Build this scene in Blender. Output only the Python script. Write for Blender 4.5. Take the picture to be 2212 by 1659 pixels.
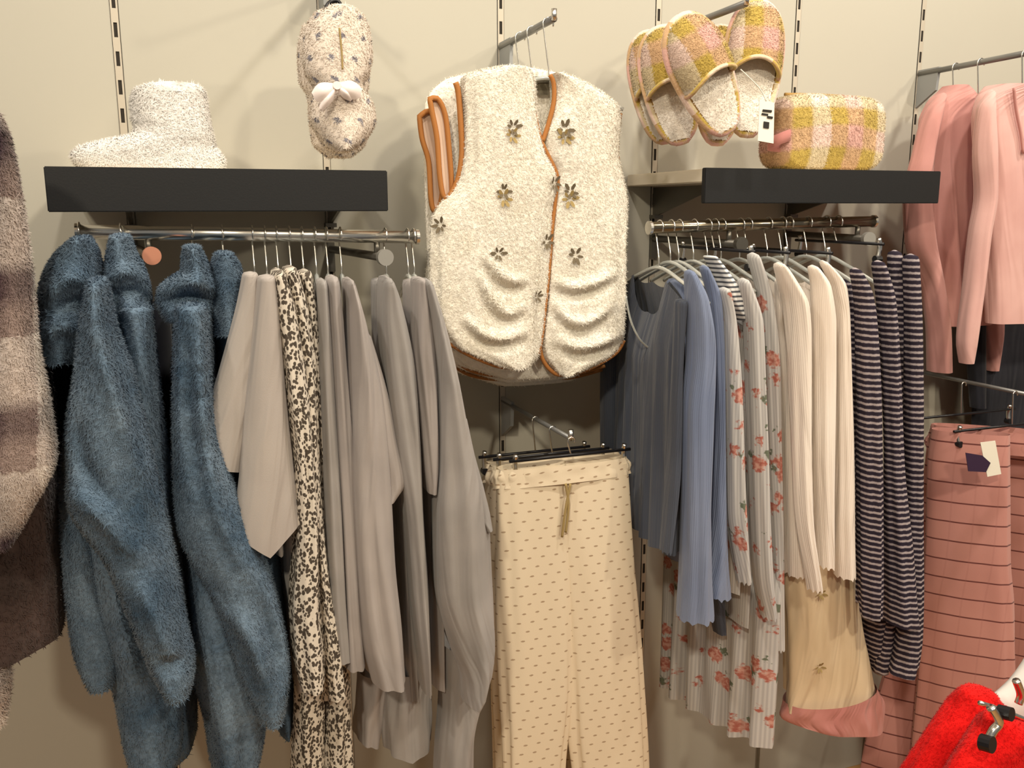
import bpy, bmesh, math, random
import numpy as np
from mathutils import Vector, Matrix
from mathutils.bvhtree import BVHTree

random.seed(4); rng = np.random.default_rng(4)
for o in list(bpy.data.objects): bpy.data.objects.remove(o)
SC = bpy.context.scene
COL = SC.collection

# ------------------------------------------------------------------ camera
F, YAW, PIT, ROL = 1933.2, math.radians(20.033), math.radians(10.986), math.radians(-0.143)
CAM = Vector((0.0948, -2.05, 1.5))
fw = Vector((math.sin(YAW)*math.cos(PIT), math.cos(YAW)*math.cos(PIT), -math.sin(PIT)))
r0 = Vector((math.cos(YAW), -math.sin(YAW), 0)); u0 = r0.cross(fw)
RT = r0*math.cos(ROL) + u0*math.sin(ROL); UP = -r0*math.sin(ROL) + u0*math.cos(ROL)
cd = bpy.data.cameras.new('camera'); cam = bpy.data.objects.new('camera', cd); COL.objects.link(cam)
M = Matrix.Identity(4)
for i in range(3): M[i][0], M[i][1], M[i][2], M[i][3] = RT[i], UP[i], -fw[i], CAM[i]
cam.matrix_world = M
cd.sensor_width = 36; cd.lens = F/2212*36; cd.clip_start = .05
SC.camera = cam
# ------------------------------------------------------------------ light
w = bpy.data.worlds.new('world'); SC.world = w; w.use_nodes = True
bg = w.node_tree.nodes['Background']; bg.inputs[0].default_value = (1, .95, .87, 1); bg.inputs[1].default_value = .16
def spot(name, loc, aim, power, col=(1, .92, .81), size=2.1, rad=.06):
    l = bpy.data.lights.new(name, 'SPOT'); l.energy = power; l.color = col; l.spot_size = size; l.spot_blend = .7
    l.shadow_soft_size = rad
    o = bpy.data.objects.new(name, l); COL.objects.link(o); o.location = loc
    o.rotation_euler = (Vector(aim)-Vector(loc)).to_track_quat('-Z', 'Y').to_euler()
for x, p in ((-.75, 44), (.35, 50), (1.45, 56), (2.55, 62)):      # track of spots close to the wall
    spot('ceiling_spotlight', (x, -1.25, 3.15), (x+.05, -.1, 1.2), p)
for x, p in ((-1.0, 110), (1.3, 95), (3.4, 90)):                   # unseen fill spots over the aisle, added to light garment fronts and lower wall
    spot('aisle_fill_spot', (x, -3.4, 3.15), (x*.7+.3, 0, .35), p*1.3, (1, .88, .68), rad=.1)
SC.view_settings.view_transform = 'Standard'; SC.view_settings.look = 'None'
SC.view_settings.exposure = 0.34; SC.view_settings.gamma = 1; SC.view_settings.use_curve_mapping = False

# ------------------------------------------------------------------ helpers
def ray(x, y): return RT*((x-1106)/F) - UP*((y-829.5)/F) + fw
def W(x, y, Y):                      # photo pixel -> point on the plane at distance Y from the wall
    d = ray(x, y); return CAM + d*((Y-CAM.y)/d.y)
ORG = {}
def tag(o, label=None, cat=None, group=None, kind=None):
    if label: o['label'] = label
    if cat: o['category'] = cat
    if group: o['group'] = group
    if kind: o['kind'] = kind
    return o
def thing(name, loc, label, cat, group=None):
    o = bpy.data.objects.new(name, None); COL.objects.link(o); o.location = loc; o.empty_display_size = .05
    ORG[o.name] = Vector(loc); return tag(o, label, cat, group)
def mesh(name, V, Fc, mat, parent=None, uv=None, smooth=True, kind=None):
    V = np.asarray([tuple(v) for v in V], float) if not isinstance(V, np.ndarray) else V
    if parent is not None: org = ORG[parent.name]
    else:
        c = (V.min(0)+V.max(0))/2; org = Vector((c[0], c[1], V[:, 2].min()))
    m = bpy.data.meshes.new(name); m.from_pydata((V-np.array(org)).tolist(), [], Fc)
    if uv is not None:
        l = m.uv_layers.new(name='UVMap')
        idx = np.zeros(len(m.loops), int); m.loops.foreach_get('vertex_index', idx)
        l.data.foreach_set('uv', np.asarray(uv, float)[idx].ravel())
    if smooth: m.polygons.foreach_set('use_smooth', [True]*len(m.polygons))
    m.materials.append(mat); m.update()
    o = bpy.data.objects.new(name, m); COL.objects.link(o)
    ORG[o.name] = Vector(org)
    if parent is not None: o.parent = parent
    else: o.location = org
    if kind: o['kind'] = kind
    return o
def fixn(o):
    b = bmesh.new(); b.from_mesh(o.data); bmesh.ops.recalc_face_normals(b, faces=b.faces); b.to_mesh(o.data); b.free(); return o
def box(name, lo, hi, mat, parent=None, bev=.0, kind=None):
    b = bmesh.new(); bmesh.ops.create_cube(b, size=1)
    lo = Vector(lo); hi = Vector(hi)
    for v in b.verts: v.co = Vector([(lo[i]+hi[i])/2 + v.co[i]*(hi[i]-lo[i]) for i in range(3)])
    if bev: bmesh.ops.bevel(b, geom=b.edges[:], offset=bev, segments=2, affect='EDGES')
    b.verts.index_update()
    o = mesh(name, [v.co.copy() for v in b.verts], [[v.index for v in f.verts] for f in b.faces], mat, parent, smooth=False, kind=kind)
    b.free(); return o
def spline(P, n):
    P = [Vector(p) for p in P]
    if len(P) < 3: return [P[0].lerp(P[-1], i/(n-1)) for i in range(n)]
    L = [0]
    for a, b in zip(P, P[1:]): L.append(L[-1]+(b-a).length)
    out = []
    for i in range(n):
        s = L[-1]*i/(n-1); k = 0
        while k < len(P)-2 and s > L[k+1]: k += 1
        t = (s-L[k])/max(1e-9, L[k+1]-L[k])
        a, b, c, d = P[max(k-1, 0)], P[k], P[k+1], P[min(k+2, len(P)-1)]
        out.append(.5*((2*b)+(c-a)*t+(2*a-5*b+4*c-d)*t*t+(3*b-a-3*c+d)*t**3))
    return out
def tube(name, pts, r, mat, parent=None, n=None, seg=8, closed=False, sm=True):
    pts = [Vector(p) for p in pts]
    if closed: pts = pts+[pts[0]]
    P = spline(pts, n or max(2, len(pts)*5)) if sm else pts
    if closed: P = P[:-1]
    V, Fc, uv = [], [], []; N = len(P); L = 0; side = None
    for i, p in enumerate(P):
        t = (P[(i+1) % N]-P[i-1]) if closed else (P[min(i+1, N-1)]-P[max(i-1, 0)])
        t.normalize()
        if side is None: side = t.cross(Vector((0, 0, 1)) if abs(t.z) < .9 else Vector((0, 1, 0)))
        side = (side - t*side.dot(t)).normalized(); up = side.cross(t)
        if i: L += (P[i]-P[i-1]).length
        rr = r[0]+(r[1]-r[0])*i/(N-1) if isinstance(r, tuple) else r
        for k in range(seg):
            a = 2*math.pi*k/seg; V.append(p+side*rr*math.cos(a)+up*rr*math.sin(a)); uv.append((rr*a, L))
    for i in range(N if closed else N-1):
        for k in range(seg):
            j = (i+1) % N; Fc.append((i*seg+k, i*seg+(k+1) % seg, j*seg+(k+1) % seg, j*seg+k))
    if not closed: Fc += [tuple(range(seg))[::-1], tuple(range((N-1)*seg, N*seg))]
    return mesh(name, V, Fc, mat, parent, uv)
def disc(name, c, d, r, t, mat, parent, seg=24):
    c = Vector(c); d = Vector(d).normalized()
    o = tube(name, [c-d*t/2, c+d*t/2], r, mat, parent, n=2, seg=seg, sm=False)
    o.data.polygons.foreach_set('use_smooth', [False]*len(o.data.polygons)); return o

def interp(rows, t):                 # rows of numbers, first column the key
    ks = rows[:, 0]; out = [t]
    for c in range(1, rows.shape[1]):
        # monotone-ish cubic through the samples
        y = rows[:, c]; k = int(np.clip(np.searchsorted(ks, t)-1, 0, len(ks)-2))
        h = ks[k+1]-ks[k]; s = (t-ks[k])/h
        def m(i):
            if i == 0: return (y[1]-y[0])/(ks[1]-ks[0])
            if i == len(ks)-1: return (y[-1]-y[-2])/(ks[-1]-ks[-2])
            a = (y[i]-y[i-1])/(ks[i]-ks[i-1]); b = (y[i+1]-y[i])/(ks[i+1]-ks[i])
            return 0 if a*b <= 0 else 2*a*b/(a+b)
        out.append((2*s**3-3*s*s+1)*y[k]+(s**3-2*s*s+s)*h*m(k)+(-2*s**3+3*s*s)*y[k+1]+(s**3-s*s)*h*m(k+1))
    return out
def hang(name, rows, Y, ry, mat, parent=None, n=44, seg=40, ex=2.0, fold=.06, kf=5, hem=0, vee=0, turn=0, open_=True, seed=None, topcap=True, wob=.0, ramp=.35, twist=1.5):
    """A hanging sleeve, leg or body: rows (pixel y, left pixel x, right pixel x[, Y[, ry]]) give its outline at distance Y."""
    sd = random.Random(seed if seed is not None else random.random())
    R_ = np.array([list(r)+[Y, ry][len(r)-3:] for r in rows], float)
    y0, y1 = R_[0, 0], R_[-1, 0]; V, Fc, uv = [], [], []
    p1, p2, p3 = [sd.uniform(0, 6.28) for _ in range(3)]
    L = 0; prev = None; K = seg+1
    for i in range(n):
        t = i/(n-1)
        tt = t**1.35 if topcap else t
        py, xl, xr, YY, rr = interp(R_, y0+(y1-y0)*tt)
        c = W((xl+xr)/2, py, YY); h = max(.002, (W(xr, py, YY)-W(xl, py, YY)).length/2)
        pxm = h/max(1, (xr-xl)/2); ax = Vector((1, 0, 0)); rx = h
        if turn:
            a_, b_ = W(xl, py, YY+turn*h), W(xr, py, YY-turn*h); c = (a_+b_)/2; ax = b_-a_; ax.z = 0; rx = ax.length/2; ax.normalize()
        else:
            ta = (c.x-CAM.x)/(c.y-CAM.y)
            rr = min(rr, .8*h/max(abs(ta), 1e-6)); rx = math.sqrt(max(h*h-(rr*ta)**2, (.45*h)**2))
        ay = Vector((-ax.y, ax.x, 0))
        if topcap and t < .05: q = math.sqrt(max(0.02, 1-(1-t/.05)**2)); rx *= q; rr *= q
        if prev is not None: L += (c-prev).length
        prev = c; a = fold*min(1, .25+tt/ramp*.75)
        u = p1; lp = None
        for k in range(K):                      # seam at the back
            ph = 2*math.pi*(k % seg)/seg+math.pi/2; co, si = math.cos(ph), math.sin(ph)
            e = 2/ex; cx = math.copysign(abs(co)**e, co); cy = math.copysign(abs(si)**e, si)
            f = 1+a*(.6*math.sin(kf*ph+p1+twist*tt*2)+.45*math.sin((kf+3)*ph+p2-twist*tt*3)+.3*math.sin(2*ph+p3+tt*7))
            dz = -(hem*co+vee*(1-abs(co))*(1 if vee else 0))*tt**3*pxm
            wz = wob*(math.sin(ph*9+p1)+.6*math.sin(ph*14+p2)) if i >= n-2 else 0
            p = c+ax*(rx*cx*f)+ay*(rr*cy*f)+Vector((0, 0, dz+wz))
            if lp is not None: u += ((p-lp).to_2d()).length
            lp = p; V.append(tuple(p)); uv.append((u, L-dz))
    for i in range(n-1):
        for k in range(seg): Fc.append((i*K+k, (i+1)*K+k, (i+1)*K+k+1, i*K+k+1))
    if topcap: Fc.append(tuple(range(seg)))
    if not open_: Fc.append(tuple(range((n-1)*K, (n-1)*K+seg))[::-1])
    return mesh(name, V, Fc, mat, parent, uv)
def body(name, A, B, ztop, zhem, T, mat, parent, neck=.16, neckdrop=.07, rise=.05, seg=44, n=40, fold=.006, kf=7, hemdrop=0, seed=1, flare=.0):
    """Body of a hung top: runs in plan from shoulder point A to shoulder point B, front and back sheets."""
    sd = random.Random(seed); p = [sd.uniform(0, 6.28) for _ in range(4)]
    A = Vector(A); B = Vector(B); d = (B-A); d.z = 0; Lw = d.length; d.normalize(); nr = Vector((-d.y, d.x, 0))
    V, Fc, uv = [], [], []
    for f in (1, -1):
        base = len(V)
        for i in range(n):
            t = i/(n-1)
            for k in range(seg):
                s = k/(seg-1); q = 2*s-1
                top = ztop+rise*(1-min(1, abs(q)))**.8
                if abs(q) < neck: top -= (neckdrop if f == 1 else neckdrop*.35)*math.sqrt(1-(q/neck)**2)
                zh = zhem-hemdrop*q
                z = top+(zh-top)*t
                th = T*(1-abs(q)**3)**.5*min(1, .15+math.sin(min(1, t*3.2)*math.pi/2))
                w_ = (fold*(math.sin(kf*q*3+p[0]+t*1.5)+.6*math.sin((kf+4)*q*2.3+p[1]-t))*t**.7)*(1-q**6)
                x = A + d*(Lw*s+(q*flare*t)) + nr*(f*th+w_)
                V.append((x.x, x.y, z)); uv.append((s*Lw+(f+1)*3.1, (top-z)))
        for i in range(n-1):
            for k in range(seg-1):
                a = base+i*seg+k; Fc.append((a, a+1, a+seg+1, a+seg) if f == 1 else (a, a+seg, a+seg+1, a+1))
    o = mesh(name, V, Fc, mat, parent, uv)
    b = bmesh.new(); b.from_mesh(o.data); bmesh.ops.remove_doubles(b, verts=b.verts, dist=.0008); bmesh.ops.recalc_face_normals(b, faces=b.faces); b.to_mesh(o.data); b.free()
    o.data.polygons.foreach_set('use_smooth', [True]*len(o.data.polygons))
    return o
def PX(p):
    d = Vector(p)-CAM; z = d.dot(fw); return 1106+F*d.dot(RT)/z, 829.5-F*d.dot(UP)/z
def dent(o, lines, amp, wd):
    """raise soft ridges (or sink creases, amp<0) in the cloth along pixel polylines"""
    org = ORG[o.name]; L = []
    for ln in lines:
        q = spline([Vector((x, y, 0)) for x, y in ln], 24); L.append(np.array([(v.x, v.y) for v in q]))
    for v in o.data.vertices:
        p = np.array(PX(v.co+org)); n = v.normal
        if n.y > .2: continue
        s_ = 0
        for q in L:
            dd = np.hypot(q[:, 0]-p[0], q[:, 1]-p[1]); k = dd.argmin(); e = math.sin(math.pi*min(max(k/23, .04), .96))**.6
            s_ = max(s_, e*math.exp(-(dd[k]/wd)**2))
        v.co.y -= amp*s_
    o.data.update()
def fuzz(o, count, ln, mat, wd=.0012, droop=.5, name='fur'):
    """short pile standing on a surface: thousands of tiny blades, one mesh"""
    me = o.data; me.calc_loop_triangles()
    T = np.zeros(len(me.loop_triangles)*3, int); me.loop_triangles.foreach_get('vertices', T); T = T.reshape(-1, 3)
    C = np.zeros(len(me.vertices)*3); me.vertices.foreach_get('co', C); C = C.reshape(-1, 3)
    a, b, c = C[T[:, 0]], C[T[:, 1]], C[T[:, 2]]
    nn = np.cross(b-a, c-a); ar = np.linalg.norm(nn, axis=1); nn /= np.maximum(ar, 1e-12)[:, None]
    ctr = C.mean(0)
    pick = rng.choice(len(T), count, p=ar/ar.sum())
    r1 = np.sqrt(rng.random(count)); r2 = rng.random(count)
    P = a[pick]*(1-r1)[:, None]+b[pick]*(r1*(1-r2))[:, None]+c[pick]*(r1*r2)[:, None]
    N = nn[pick]
    D = rng.normal(0, .55, (count, 3)); D[:, 2] -= droop; D -= N*(D*N).sum(1)[:, None]; D /= np.maximum(np.linalg.norm(D, axis=1), 1e-6)[:, None]
    D = D+N*(.25+.5*rng.random(count))[:, None]; D /= np.linalg.norm(D, axis=1)[:, None]
    S = np.cross(D, N); S /= np.maximum(np.linalg.norm(S, axis=1), 1e-9)[:, None]
    l = ln*(.5+rng.random(count))[:, None]
    V = np.empty((count, 3, 3)); V[:, 0] = P-S*wd; V[:, 1] = P+S*wd; V[:, 2] = P+D*l
    m = bpy.data.meshes.new(name); m.vertices.add(count*3); m.vertices.foreach_set('co', V.ravel())
    m.loops.add(count*3); m.loops.foreach_set('vertex_index', np.arange(count*3))
    m.polygons.add(count); m.polygons.foreach_set('loop_start', np.arange(0, count*3, 3)); m.polygons.foreach_set('loop_total', np.full(count, 3))
    if me.uv_layers:
        U = np.zeros(len(me.loops)*2); me.uv_layers[0].data.foreach_get('uv', U); U = U.reshape(-1, 2)
        LT = np.zeros(len(me.loop_triangles)*3, int); me.loop_triangles.foreach_get('loops', LT); LT = LT.reshape(-1, 3)[pick]
        uu = U[LT[:, 0]]*(1-r1)[:, None]+U[LT[:, 1]]*(r1*(1-r2))[:, None]+U[LT[:, 2]]*(r1*r2)[:, None]
        m.uv_layers.new(name='UVMap').data.foreach_set('uv', np.repeat(uu, 3, 0).ravel())
    m.update(calc_edges=True); m.materials.append(mat)
    m.normals_split_custom_set_from_vertices(N.repeat(3, 0).tolist())
    f = bpy.data.objects.new(name, m); COL.objects.link(f); ORG[f.name] = ORG[o.name]; f['kind'] = 'stuff'
    f.parent = o
    return f

# ------------------------------------------------------------------ materials
def lin(h):
    if not isinstance(h, str): return h
    c = [int(h[i:i+2], 16)/255 for i in (1, 3, 5)]
    return tuple(x/12.92 if x <= .04045 else ((x+.055)/1.055)**2.4 for x in c)+(1,)
class NT:
    def __init__(s, name, rough=.9, metal=0, sheen=0, spec=.2):
        s.m = bpy.data.materials.new(name); s.m.use_nodes = True; s.t = s.m.node_tree; s.b = s.t.nodes['Principled BSDF']
        s.b.inputs['Roughness'].default_value = rough; s.b.inputs['Metallic'].default_value = metal
        s.b.inputs['Sheen Weight'].default_value = sheen; s.b.inputs['Specular IOR Level'].default_value = spec
    def n(s, ty, **k):
        o = s.t.nodes.new('ShaderNode'+ty)
        for a, b in k.items(): setattr(o, a, b)
        return o
    def l(s, a, b): s.t.links.new(a, b)
    def val(s, op, a, b=None, c=None):
        o = s.n('Math', operation=op)
        for i, x in enumerate((a, b, c)):
            if x is None: continue
            if hasattr(x, 'links') or hasattr(x, 'is_output'): s.l(x, o.inputs[i])
            else: o.inputs[i].default_value = x
        return o.outputs[0]
    def uv(s):
        o = s.n('UVMap'); x = s.n('SeparateXYZ'); s.l(o.outputs[0], x.inputs[0]); return o.outputs[0], x.outputs[0], x.outputs[1]
    def noise(s, scale, detail=2, src=None, rough=.5):
        o = s.n('TexNoise'); o.inputs['Scale'].default_value = scale; o.inputs['Detail'].default_value = detail; o.inputs['Roughness'].default_value = rough
        if src is None:
            g = s.n('NewGeometry'); src = g.outputs['Position']
        s.l(src, o.inputs['Vector']); return o
    def mix(s, f, a, b):
        o = s.n('Mix', data_type='RGBA')
        for sock, x in ((o.inputs[0], f), (o.inputs[6], a), (o.inputs[7], b)):
            if hasattr(x, 'is_output'): s.l(x, sock)
            else: sock.default_value = lin(x) if not isinstance(x, (int, float)) else x
        return o.outputs[2]
    def ramp(s, f, stops, const=False):
        o = s.n('ValToRGB'); e = o.color_ramp
        if const: e.interpolation = 'CONSTANT'
        while len(e.elements) < len(stops): e.elements.new(.5)
        for el, (p, c) in zip(e.elements, stops): el.position = p; el.color = lin(c)
        s.l(f, o.inputs[0]); return o.outputs[0]
    def col(s, c):
        i = s.b.inputs['Base Color']
        if hasattr(c, 'is_output'): s.l(c, i)
        else: i.default_value = lin(c)
        return s
    def bump(s, h, st=.3, d=.002):
        o = s.n('Bump'); o.inputs['Strength'].default_value = st; o.inputs['Distance'].default_value = d
        s.l(h, o.inputs['Height']); s.l(o.outputs[0], s.b.inputs['Normal']); return s
def cloth(name, c1, c2, scale=6, weave=900, bump=.25, sheen=.15, ribs=0, crease=.75):
    m = NT(name, .92, sheen=sheen, spec=.1)
    m.col(m.mix(m.ramp(m.noise(scale, 3).outputs[0], [(.35, (0, 0, 0, 1)), (.65, (1, 1, 1, 1))]), c1, c2))
    uvv, u, v = m.uv(); mp = m.n('Mapping'); mp.inputs['Scale'].default_value = (22, 2.2, 1); m.l(uvv, mp.inputs[0])
    cr = m.noise(1, 2, mp.outputs[0]); cr.inputs['Distortion'].default_value = .6
    b1 = m.n('Bump'); b1.inputs['Strength'].default_value = crease; b1.inputs['Distance'].default_value = .02; m.l(cr.outputs[0], b1.inputs['Height'])
    if ribs: m.bump(m.val('SINE', m.val('MULTIPLY', u, ribs)), .3, .001)
    else: m.bump(m.noise(weave, 2).outputs[0], bump, .001)
    for n in m.t.nodes:
        if n.type == 'BUMP' and n != b1: m.l(b1.outputs[0], n.inputs['Normal'])
    return m.m
def plain(name, c, rough=.5, metal=0, spec=.4, bump=0):
    m = NT(name, rough, metal, spec=spec).col(c)
    if bump: m.bump(m.noise(bump, 3).outputs[0], .15, .001)
    return m.m
def fluff(name, c1, c2, scale=14):
    m = NT(name, 1, sheen=.08, spec=.05)
    m.col(m.mix(m.ramp(m.noise(scale, 4, rough=.65).outputs[0], [(.3, (0, 0, 0, 1)), (.7, (1, 1, 1, 1))]), c1, c2))
    m.bump(m.noise(120, 3).outputs[0], .6, .004); return m.m
def plaid(name, cols, s, soft=.02, weights=.5):
    m = NT(name, 1, sheen=.3, spec=.05); _, u, v = m.uv(); N = len(cols)
    out = []
    for x, off in ((u, .13), (v, .37)):
        f = m.val('FRACT', m.val('ADD', m.val('DIVIDE', x, s*N), off))
        st = []
        for i, c in enumerate(cols): st += [(i/N+soft if i else 0, c), ((i+1)/N-soft, c)]
        out.append(m.ramp(f, st))
    m.col(m.mix(weights, *out)); m.bump(m.noise(150, 3).outputs[0], .5, .003); return m.m

MAT = {}
def wallmat():
    m = NT('wall_paint', .75, spec=.2)
    m.col(m.mix(m.noise(2.2, 3).outputs[0], '#b1ada0', '#b8b4a7')); m.bump(m.noise(260, 2).outputs[0], .06, .001); return m.m
MAT['wall'] = wallmat()
MAT['strip'] = plain('upright_metal', '#b9b0a0', .45, .2)
MAT['slot'] = plain('slot_dark', '#2a241c', .8)
MAT['black'] = plain('black_fascia', '#1c1c1d', .55, 0, .3, 300)
MAT['board'] = plain('shelf_board', '#d8cdb9', .6, 0, .3, 80)
MAT['bracket'] = plain('bracket_steel', '#6e6a62', .35, .8)
MAT['chrome'] = plain('chrome', '#e4e2dc', .24, 1)
MAT['bronze'] = plain('dark_chrome', '#8d8371', .22, 1)
MAT['armgrey'] = plain('arm_grey', '#8b8b89', .35, .6)
MAT['plate'] = plain('plate_grey', '#9b9d9d', .5, .3)
MAT['plastic'] = NT('clear_plastic', .15, spec=.6).col('#c9cdc8').m
MAT['plastic'].node_tree.nodes['Principled BSDF'].inputs['Transmission Weight'].default_value = .45
MAT['blackplastic'] = plain('black_plastic', '#17161a', .35)
MAT['copper'] = plain('copper_cap', '#c98a70', .45, .3)
MAT['capgrey'] = plain('cap_grey', '#a7a49d', .4, .5)
MAT['card'] = plain('white_card', '#ece8da', .7)
MAT['ink'] = plain('ink', '#2a2622', .8)
MAT['blue'] = fluff('blue_fleece', '#465c72', '#7f93a6', 7)
MAT['cream'] = fluff('cream_fur', '#efe8d8', '#f6f1e6', 16)
MAT['white'] = fluff('white_fur', '#f3efe9', '#fbf8f4', 18)
MAT['trim'] = plain('tan_binding', '#a9703c', .7, 0, .2, 200)
MAT['lining'] = cloth('lining_beige', '#c9aa92', '#d6bba5')
MAT['motif'] = plain('embroidery_brown', '#6c604c', .9)
MAT['motif2'] = plain('embroidery_tan', '#a08a5a', .9)
MAT['tee'] = cloth('greige_jersey', '#aaa29d', '#b5ada6', 5)
MAT['grey'] = cloth('grey_knit', '#96928f', '#a39e9b', 8)
MAT['grey2'] = cloth('warm_grey_knit', '#a09996', '#aca4a0', 8)
MAT['navy'] = cloth('slate_jersey', '#484d59', '#535966', 5, ribs=1400)
MAT['rib'] = cloth('dusty_blue_rib', '#74809c', '#818ca6', 5, ribs=1400)
MAT['ivory'] = cloth('ivory_rib', '#efe3d6', '#f5ebe0', 4, ribs=1400)
MAT['pink'] = cloth('pink_fleece', '#d0a29c', '#dcb1aa', 7)
MAT['pink2'] = cloth('deep_pink_fleece', '#bb8680', '#c9958e', 7)
MAT['cuff'] = cloth('pink_cuff', '#c0807a', '#cb8e86', 7)
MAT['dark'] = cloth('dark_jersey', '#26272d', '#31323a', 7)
MAT['red'] = fluff('red_fleece', '#d01414', '#ee2320', 20)
MAT['satin'] = plain('satin_ribbon', '#f1e4df', .3)
MAT['insole'] = fluff('insole_fur', '#efe6d8', '#f8f2e8', 20)
MAT['sole'] = plain('tan_sole', '#a58248', .8)
MAT['purple'] = plain('purple_tag', '#33203c', .6)
MAT['gingham'] = plaid('mustard_pink_plaid', ['#c0a552', '#dbaea2', '#c6ac5c', '#efe5d6'], .047)
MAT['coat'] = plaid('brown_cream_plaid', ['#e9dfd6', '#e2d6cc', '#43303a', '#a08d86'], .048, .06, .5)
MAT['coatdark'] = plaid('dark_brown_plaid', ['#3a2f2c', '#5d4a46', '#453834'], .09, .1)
def leopard():
    m = NT('leopard_print', .9, spec=.1); uvv, u, v = m.uv()
    mp = m.n('Mapping'); mp.inputs['Scale'].default_value = (1, .8, 1); m.l(uvv, mp.inputs[0])
    ns = m.noise(90, 2, mp.outputs[0]); ad = m.n('MixRGB') if False else None
    vo = m.n('TexVoronoi'); vo.inputs['Scale'].default_value = 175; m.l(mp.outputs[0], vo.inputs['Vector'])
    d = m.val('ADD', vo.outputs['Distance'], m.val('MULTIPLY', m.val('SUBTRACT', ns.outputs[0], .5), .9))
    m.col(m.ramp(d, [(0, '#4b443d'), (.46, '#544c44'), (.56, '#d9d0c2'), (1, '#d9d0c2')])); m.bump(m.noise(900).outputs[0], .2, .001); return m.m
def stripes():
    m = NT('striped_jersey', .9, spec=.1); uvv, u, v = m.uv()
    ns = m.noise(10, 2, uvv); nf = m.noise(160, 2, uvv)
    ph = m.val('ADD', m.val('MULTIPLY', v, 2*math.pi/.0135), m.val('MULTIPLY', ns.outputs[0], 3.0))
    s = m.val('ADD', m.val('SINE', ph), m.val('MULTIPLY', m.val('SUBTRACT', nf.outputs[0], .5), 1.3))
    m.col(m.ramp(m.val('MULTIPLY_ADD', s, .5, .5), [(.0, '#2c2732'), (.58, '#39323e'), (.8, '#a1979a'), (1, '#aaa0a1')])); m.bump(nf.outputs[0], .2, .001); return m.m
def ministripe():
    m = NT('fine_black_white_stripe', .9, spec=.1); uvv, u, v = m.uv()
    s = m.val('SINE', m.val('MULTIPLY', v, 2*math.pi/.011)); m.col(m.ramp(m.val('MULTIPLY_ADD', s, .5, .5), [(.3, '#5c5f66'), (.5, '#e6e6e4')])); return m.m
def floral():
    m = NT('rose_floral_print', .9, spec=.1); uvv, u, v = m.uv()
    vo = m.n('TexVoronoi'); vo.inputs['Scale'].default_value = 19; vo.inputs['Randomness'].default_value = .8; m.l(uvv, vo.inputs['Vector'])
    ns = m.noise(110, 3, uvv); d = m.val('ADD', vo.outputs['Distance'], m.val('MULTIPLY', m.val('SUBTRACT', ns.outputs[0], .5), .5))
    mpv = m.n('Mapping'); mpv.inputs['Location'].default_value = (.021, .017, 0); m.l(uvv, mpv.inputs[0])
    v2 = m.n('TexVoronoi'); v2.inputs['Scale'].default_value = 19; v2.inputs['Randomness'].default_value = .8; m.l(mpv.outputs[0], v2.inputs['Vector'])
    d2 = m.val('ADD', v2.outputs['Distance'], m.val('MULTIPLY', m.val('SUBTRACT', ns.outputs[0], .5), .6))
    base = m.mix(m.val('MULTIPLY_ADD', m.val('SINE', m.val('MULTIPLY', u, 900)), .5, .5), '#b3b1b0', '#c9c7c4')
    g = m.mix(m.ramp(d2, [(.17, (1, 1, 1, 1)), (.23, (0, 0, 0, 1))]), base, '#6d7564')
    fl = m.mix(m.ramp(ns.outputs[0], [(.4, (0, 0, 0, 1)), (.6, (1, 1, 1, 1))]), '#ad685c', '#cb9c8e')
    m.col(m.mix(m.ramp(d, [(.31, (1, 1, 1, 1)), (.39, (0, 0, 0, 1))]), g, fl)); return m.m
def sprigs(name, base, dot, sx, sy, dx, dy):       # rows of small dashes, every other row shifted
    m = NT(name, .9, spec=.1); uvv, u, v = m.uv()
    r = m.val('DIVIDE', v, sy); ri = m.val('FLOOR', r)
    uu = m.val('FRACT', m.val('ADD', m.val('DIVIDE', u, sx), m.val('MULTIPLY', ri, .37))); vv = m.val('FRACT', r)
    ns = m.noise(500, 2, uvv)
    e = m.val('ADD', m.val('POWER', m.val('DIVIDE', m.val('SUBTRACT', uu, .5), dx/sx), 2), m.val('POWER', m.val('DIVIDE', m.val('SUBTRACT', vv, .5), dy/sy), 2))
    e = m.val('ADD', e, m.val('MULTIPLY', m.val('SUBTRACT', ns.outputs[0], .5), 1.6))
    m.col(m.mix(m.ramp(m.val('MULTIPLY', e, .5), [(.35, (1, 1, 1, 1)), (.6, (0, 0, 0, 1))]), base, dot)); m.bump(m.noise(900).outputs[0], .2, .001); return m.m
def windowcheck():
    m = NT('pink_window_check', .9, spec=.1, sheen=.2); uvv, u, v = m.uv()
    fv = m.val('ABSOLUTE', m.val('SUBTRACT', m.val('FRACT', m.val('DIVIDE', v, .052)), .5))
    fu = m.val('ABSOLUTE', m.val('SUBTRACT', m.val('FRACT', m.val('DIVIDE', u, .052)), .5))
    ns = m.noise(6, 3)
    base = m.mix(ns.outputs[0], '#b98078', '#cc958b')
    a = m.mix(m.ramp(fv, [(.03, (1, 1, 1, 1)), (.045, (0, 0, 0, 1))]), base, '#6e3f3c')
    m.col(m.mix(m.val('MULTIPLY', m.ramp(fu, [(.03, (1, 1, 1, 1)), (.05, (0, 0, 0, 1))]), .18), a, '#a06862')); m.bump(m.noise(900).outputs[0], .2, .001); return m.m
MAT['leopard'] = leopard(); MAT['stripes'] = stripes(); MAT['ministripe'] = ministripe(); MAT['floral'] = floral()
MAT['dots'] = sprigs('cream_sprig_cotton', '#e6d7bd', '#b09a80', .030, .020, .0048, .0020)
MAT['tanpant'] = cloth('tan_cotton', '#d8c29e', '#e0cbaa', 5)
MAT['plush'] = sprigs('cream_plush_grey_sprig', '#ece0d3', '#8f8c94', .042, .036, .0055, .0055)
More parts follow.
